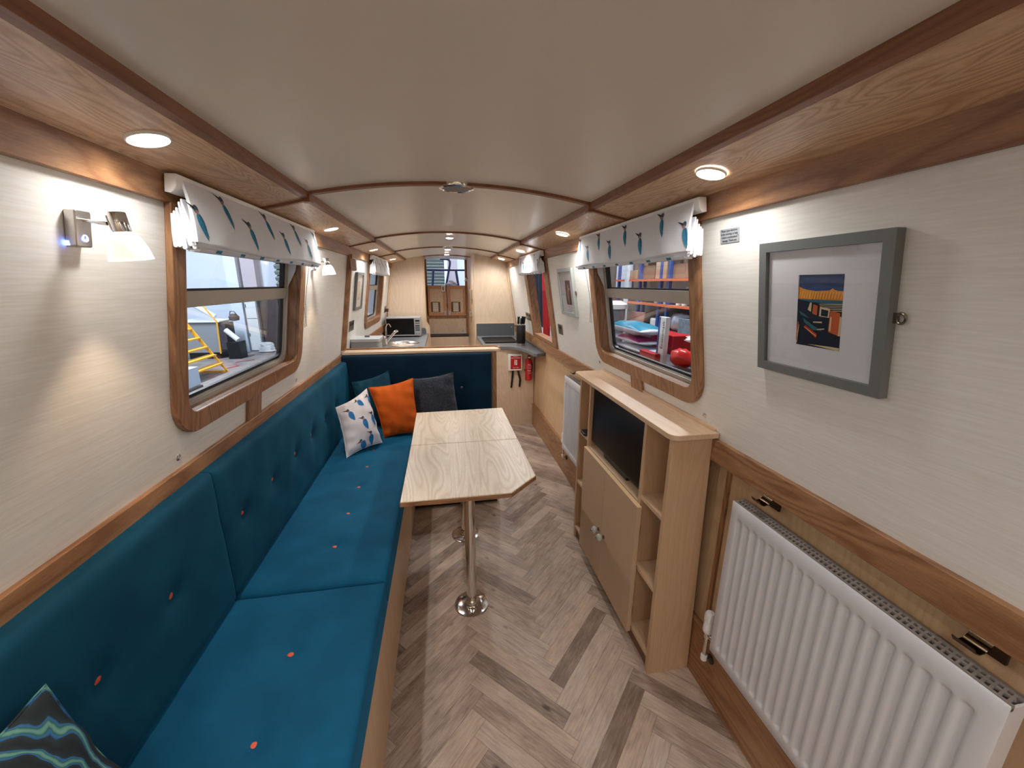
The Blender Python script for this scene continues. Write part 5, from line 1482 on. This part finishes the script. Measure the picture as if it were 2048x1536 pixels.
    for k, (y, m, l) in enumerate(((5.80, lgrey, 'pale tin left of centre on the second rack shelf'), (5.64, bluePost, 'blue tin on the second rack shelf'), (5.45, whiteP, 'white tin on the second rack shelf'), (5.30, whiteP, 'white tin at the right of the second rack shelf'))):
        mb = MB(); mb.lathe([(.045, 0), (.05, .004), (.05, .09), (.046, .094), (0, .094)], (3.50, y, 1.190), n=18); T(build('paint_tin', mb, m), l, 'tin', 'tins on the rack')
    t = thing('jerry_can', 'white plastic jerry can on the rack shelf behind the bags', 'jerry can', (3.5, 6.02, .785))
    mb = MB(); mb.box(3.42, 3.62, 5.90, 6.13, .787, .955); build('body', mb, whiteP, t, bevel=.025)
    mb = MB(); mb.tube([(3.52, 5.95, .95), (3.52, 5.97, .985), (3.52, 6.06, .985), (3.52, 6.08, .95)], .012, 8); build('handle', mb, whiteP, t)
    mb = MB(); mb.cyl((3.52, 5.925, .945), (3.52, 5.925, .975), .018); build('cap', mb, whiteP, t)
    mb = MB(); mb.hexa([(3.38,6.30,.79),(3.38,6.80,.80),(3.40,6.80,.80),(3.40,6.30,.79),(3.37,6.23,1.03),(3.37,6.72,1.02),(3.39,6.72,1.02),(3.39,6.23,1.03)]); T(build('pink_board', mb, plain('pink board', rgb(206, 148, 136), .7)), 'pinkish square board leaning against the rack', 'board')
    def blob(name, c, r, m, l, cat, seed=1, sx=1, sy=1, sz=1, n=26, amp=.12, group=None):
        rg = random.Random(seed); ph = [rg.random()*6 for _ in range(9)]
        mb = MB(); C_ = Vector(c)
        def f(u, v):
            th = 2*PI*u; p = PI*v; d = Vector((math.sin(p)*math.cos(th), math.sin(p)*math.sin(th), -math.cos(p)))
            k = 1+amp*(math.sin(4*d.x+ph[0]+3*d.y)*math.sin(5*d.z+ph[1])+.6*math.sin(9*d.y+ph[2])*math.sin(8*d.x+ph[3])+.5*math.sin(14*d.z+ph[4]+6*d.x)*math.sin(13*d.y+ph[5]))
            return C_+Vector((d.x*r*k*sx, d.y*r*k*sy, d.z*r*k*sz))
        mb.grid(f, n, n//2, True); T(build(name, mb, m, smooth=80), l, cat, group)
    blob('plastic_sack', (3.62, 5.30, 1.36), .15, plasticB, 'crumpled clear bag on the second rack shelf at the right', 'bag', 3, sz=.75)
    blob('plastic_sheeting', (3.62, 5.52, .93), .17, plasticB, 'crumpled plastic sheeting beside the grey crate on the rack', 'sheeting', 5, sy=1.3, sz=.8)
    bx(3.38, 3.7, 4.93, 5.24, .787, 1.02, plain('scuffed grey crate', rgb(120, 126, 134), .6, var=.3, bscale=20), 'scuffed grey crate at the right of the rack', 'crate', None, 'grey_crate')
    # bench with sacks close to the boat
    t = thing('trolley_bench', 'dark workbench under the stacked sacks outside the right window', 'bench', (2.5, 4.1, GZ))
    mb = MB(); mb.box(2.12, 3.0, 2.9, 5.2, .66, .70); build('top', mb, dkgrey, t)
    for xx in (2.16, 2.96):
        for yy in (2.95, 5.05):
            mb = MB(); mb.box(xx-.03, xx+.03, yy-.03, yy+.03, GZ, .66); build('leg', mb, dkgrey, t)
    def sack(zc, m1, y0, y1, l, band=None, th=.055, tilt=0.0, seed=1):
        cy = (y0+y1)/2; ly = (y1-y0)/2
        t = thing('sack', l, 'sack', (2.37, cy, zc-th), 'sacks stacked on the workbench')
        rg = random.Random(seed); ph = [rg.random()*6 for _ in range(6)]
        mb = MB()
        def f(a, b2, s_):
            u, v = math.sin((a-.5)*PI), math.sin((b2-.5)*PI)
            h = (max(0, 1-u*u)**.45)*(max(0, 1-v*v)**.45)
            h += .10*math.sin(7*v+ph[0]+2*u)*math.sin(6*u+ph[1])*h
            return (2.37+u*.17*(1-.05*v*v), cy+v*ly*(1-.06*u*u), zc+s_*th*h+tilt*v*ly)
        g = mb.grid(lambda a, b2: f(a, b2, 1), 16, 28)
        nf = len(mb.f)
        if band is not None:
            for i in range(nf):
                ii, jj = divmod(i, 28)
                if band[0] < ii < band[1]*2 and band[2] < jj < band[3]: mb.mi[i] = 1
        mb.grid(lambda a, b2: f(a, b2, -1), 16, 28)
        build('bag', mb, [plasticB if m1 is None else plasticB]+([m1] if m1 else []), t, smooth=70)
    tealS = plain('teal sack print', rgb(34, 122, 148), .4); magS = plain('magenta sack print', rgb(176, 52, 120), .4)
    sack(.966, tealS, 4.10, 5.06, 'top sack of the pile, with a teal blue print', (0, 16, 2, 25), .080, .0, 2)
    sack(.834, magS, 4.10, 5.0, 'middle sack of the pile, with a magenta print', (0, 16, 3, 18), .045, .0, 3)
    sack(.744, None, 4.05, 4.80, 'bottom white sack of the pile on the workbench', None, .042, 0, 4)
    bx(2.60, 2.85, 4.1, 4.6, .7005, .92, redP, 'red box behind the sacks', 'box', 'red boxes on the workbench', 'red_box')
    bx(2.13, 2.195, 3.66, 3.98, .7005, .80, redP, 'low red box right of the bottom sack', 'box', 'red boxes on the workbench', 'red_box')
    bx(2.30, 2.6, 3.0, 3.19, .7005, .93, redP, 'red box at the right edge of the window view', 'box', 'red boxes on the workbench', 'red_box')
    blob('red_bag', (2.27, 3.40, .805), .13, plain('red plastic', rgb(206, 36, 24), .3), 'shiny red bag on the workbench', 'bag', 8, sx=.7, sy=1.1, sz=.7, amp=.08)
    blob('crumpled_paper', (2.52, 3.45, .955), .10, whiteP, 'crumpled white paper heaped beyond the red bag', 'paper', 9, sy=2.0, sz=.45, amp=.28, n=36)
    # upright blue and white roll box with lettering
    t = thing('masking_roll_box', 'tall slim white carton with dark upright lettering and a blue edge', 'carton', (2.30, 3.68, .70))
    mb = MB(); mb.box(2.20, 2.25, 3.625, 3.755, .7005, 1.175); build('carton', mb, whiteP, t, bevel=.003)
    mb = MB(); mb.box(2.1985, 2.2001, 3.722, 3.753, .712, 1.173); build('blue_edge', mb, bluePost, t)
    mb = MB(); add_text(mb, 'Economask', .062, lambda x, y, z: (2.1988-z, 3.66+y, .995+x))
    build('lettering', mb, plain('navy ink', rgb(28, 34, 60), .6), t, smooth=0)
    mb = MB(); mb.tube([(2.0, 4.9, .80), (2.05, 4.3, .9)], .01, 6) if False else None
    # grey bin and pole nearer the rack end
    t = thing('pedal_bin', 'grey bin with white liner at the far end of the rack', 'bin', (3.2, 7.2, GZ))
    mb = MB(); mb.lathe([(.14, 0), (.20, 1.70), (.21, 1.72)], (3.1, 6.85, GZ), n=20); build('body', mb, mgrey, t)
    mb = MB(); mb.lathe([(.215, 1.66), (.23, 1.74), (.12, 1.80), (0, 1.78)], (3.1, 6.85, GZ), n=20); build('liner', mb, whiteP, t)
    mb = MB(); mb.box(3.75, 3.80, 7.55, 8.3, 1.3, 2.6); T(build('hanging_sheet', mb, plasticB, bevel=.01), 'pale plastic sheet hanging at the left of the rack', 'sheet')
    mb = MB(); mb.box(3.335, 3.39, 6.92, 7.0, GZ, 3.0); T(build('white_post', mb, lgrey), 'pale upright post beside the rack boxes', 'post')
    # seen through the side hatch
    def drape(x, y0, y1, z0, z1, m, name, l):
        mb = MB(SX)
        def f(u, v): return (x+.03*math.sin(u*22)*(.5+.5*v), y0+(y1-y0)*u-.15*(1-v), z0+(z1-z0)*v)
        mb.grid(f, 30, 8); mb.grid(lambda u, v: (f(u, v)[0]+.012, f(u, v)[1], f(u, v)[2]), 30, 8)
        T(build(name, mb, m, smooth=70), l, 'curtain', 'cloths hanging outside the hatch')
    drape(1.60, 6.38, 7.15, .80, 1.90, plain('navy cloth', rgb(16, 18, 42), .8), 'navy_curtain', 'navy blue cloth hanging outside the side hatch')
    drape(1.52, 5.72, 6.05, .70, 1.90, plain('red cloth', rgb(190, 34, 34), .8), 'red_curtain', 'red cloth hanging behind the navy one outside the side hatch')
    mb = MB(SX); mb.cyl((1.56, 7.2, 1.96), (1.56, 5.6, 1.96), .012); mb.cyl((1.56, 6.5, 1.96), (1.56, 6.5, 4.0), .008)
    T(build('curtain_rail', mb, dkgrey), 'rail carrying the cloths outside the side hatch', 'rail')
    mb = MB(SX); mb.cyl((1.60, 6.15, 1.31), (1.60, 5.35, .96), .012); T(build('blue_pole', mb, bluePost), 'slanted blue pole outside the side hatch', 'pole')
    t = thing('white_cabinet', 'white shelving seen through the side hatch', 'shelving', (2.05, 6.8, GZ))
    mb = MB(); mb.box(2.1, 2.14, 5.3, 8.4, GZ, 2.2); build('back', mb, lgrey, t)
    for z in (.7, .95, 1.2, 1.45, 1.7):
        mb = MB(); mb.box(1.95, 2.1, 5.3, 8.4, z, z+.025); build('shelf', mb, whiteP, t)
        for k in range(5):
            mb = MB(); mb.box(1.98, 2.08, 5.6+.42*k, 5.8+.42*k, z+.026, z+.15); build('drawer_box', mb, mgrey if k % 2 else lgrey, t)
    mb = MB(); mb.lathe([(.10, 0), (.13, .20), (.135, .21)], (1.66, 5.36, .72-.064), n=20)
    mb2 = MB(); mb2.box(1.42, 1.85, 5.15, 5.9, GZ, .655); T(build('work_plinth', mb2, lgrey, bevel=.01), 'pale plinth outside the side hatch', 'plinth')
    T(build('white_bucket', mb, whiteP), 'white bucket outside the side hatch', 'bucket')
    # beyond the doors
    mb = MB()
    for i in range(30):
        z = .6+i*.09; mb.hexa([(-.75,12.05,z),(.075,12.05,z),(.075,12.13,z),(-.75,12.13,z),(-.75,12.0,z+.05),(.075,12.0,z+.05),(.075,12.13,z+.09),(-.75,12.13,z+.09)])
    mb.box(-.75, .075, 12.14, 12.2, GZ, 3.4)
    T(build('roller_shutter', mb, corrM), 'grey slatted shutter seen above the cabin doors', 'shutter')
    mb = MB(); mb.box(.078, .17, 11.95, 12.2, GZ, 3.6); T(build('shutter_jamb', mb, lgrey), 'pale jamb right of the slatted shutter', 'jamb')
    mb = MB(); mb.box(.172, .46, 12.1, 12.3, GZ, 3.6); T(build('grey_pillar', mb, greyWl), 'violet grey pillar seen above the right cabin door', 'pillar')
    mb = MB(); mb.box(.462, 1.4, 12.15, 12.3, GZ, 3.6); T(build('white_wall_sheet', mb, blueWh), 'pale wall sheet at the right of the doorway view', 'sheet')
    t = thing('bow_railing', 'dark blue tubular railing outside above the cabin doors', 'railing', (.08, 7.6, 1.3))
    navy = plain('dark blue tube', rgb(24, 30, 66), .4)
    mb = MB(); mb.cyl((-.45, 7.6, 1.737), (.62, 7.6, 1.742), .019); build('top_rail', mb, navy, t)
    for a, b2 in (((-.150, 1.738), (-.20, 1.20)), ((.262, 1.741), (.335, 1.20))):
        mb = MB(); mb.cyl((a[0], 7.6, a[1]), (b2[0], 7.6, b2[1]), .022); build('post', mb, navy, t)
    mb = MB(); mb.tube([(-.02, 7.62, 1.935), (.10, 7.62, 1.932), (.140, 7.62, 1.922), (.158, 7.62, 1.89), (.155, 7.62, 1.84), (.125, 7.62, 1.70), (.06, 7.62, 1.40), (.02, 7.62, 1.20)], .020, 12); build('tiller_bar', mb, navy, t)
    mb = MB(); mb.box(-.55, .72, 6.4, 8.0, 1.12, 1.20); T(build('foredeck', mb, mgrey), 'grey deck outside the cabin doors', 'deck')
    blob('deck_gear', (.175, 7.3, 1.468), .085, plain('mixed gear', rgb(120, 112, 120), .7, var=.6, bscale=60), 'jumble of gear standing beyond the right cabin door', 'gear', 11, sy=.8, sz=.85, amp=.25, n=40)
    mb = MB(); mb.box(.08, .27, 7.2, 7.42, 1.2005, 1.37); T(build('gear_box', mb, mgrey), 'grey box carrying the jumble beyond the right cabin door', 'box')
outside()

# workshop lighting: high tube lamps
def tube_lamp(x, y, z, L_, p, lab):
    t = thing('tube_light', lab, 'light', (x, y, z), 'workshop tube lights')
    mb = MB(); mb.box(x-.08, x+.08, y-L_/2, y+L_/2, z, z+.06); build('housing', mb, lgrey, t)
    mb = MB(); mb.cyl((x, y-L_/2, z-.03), (x, y+L_/2, z-.03), .03); build('tube', mb, plain('lit tube', (1,1,1,1), .4, emit=(.85, .93, 1, 1), estr=8), t)
    mb = MB(); mb.cyl((x, y, z+.06), (x, y, 5.5), .01); build('hanger', mb, lgrey, t)
    o = light('lamp', 'AREA', (x, y, z-.10), p, (.84, .91, 1.0), t, shape='RECTANGLE', size=.3, size_y=L_)
tube_lamp(-6.5, 9.5, 4.6, 3, 165, 'tube light over the left workshop floor')
tube_lamp(-4.0, 5.0, 4.6, 3, 90, 'tube light beside the boat on the left')
tube_lamp(2.7, 4.8, 4.6, 3, 75, 'tube light over the racking side')
tube_lamp(.5, 9.8, 4.6, 2, 60, 'tube light beyond the cabin doors')
w = bpy.data.worlds.new('world'); scn.world = w; w.use_nodes = True
w.node_tree.nodes['Background'].inputs[0].default_value = (.75, .82, .95, 1); w.node_tree.nodes['Background'].inputs[1].default_value = .25

scn.view_settings.exposure = 1.97
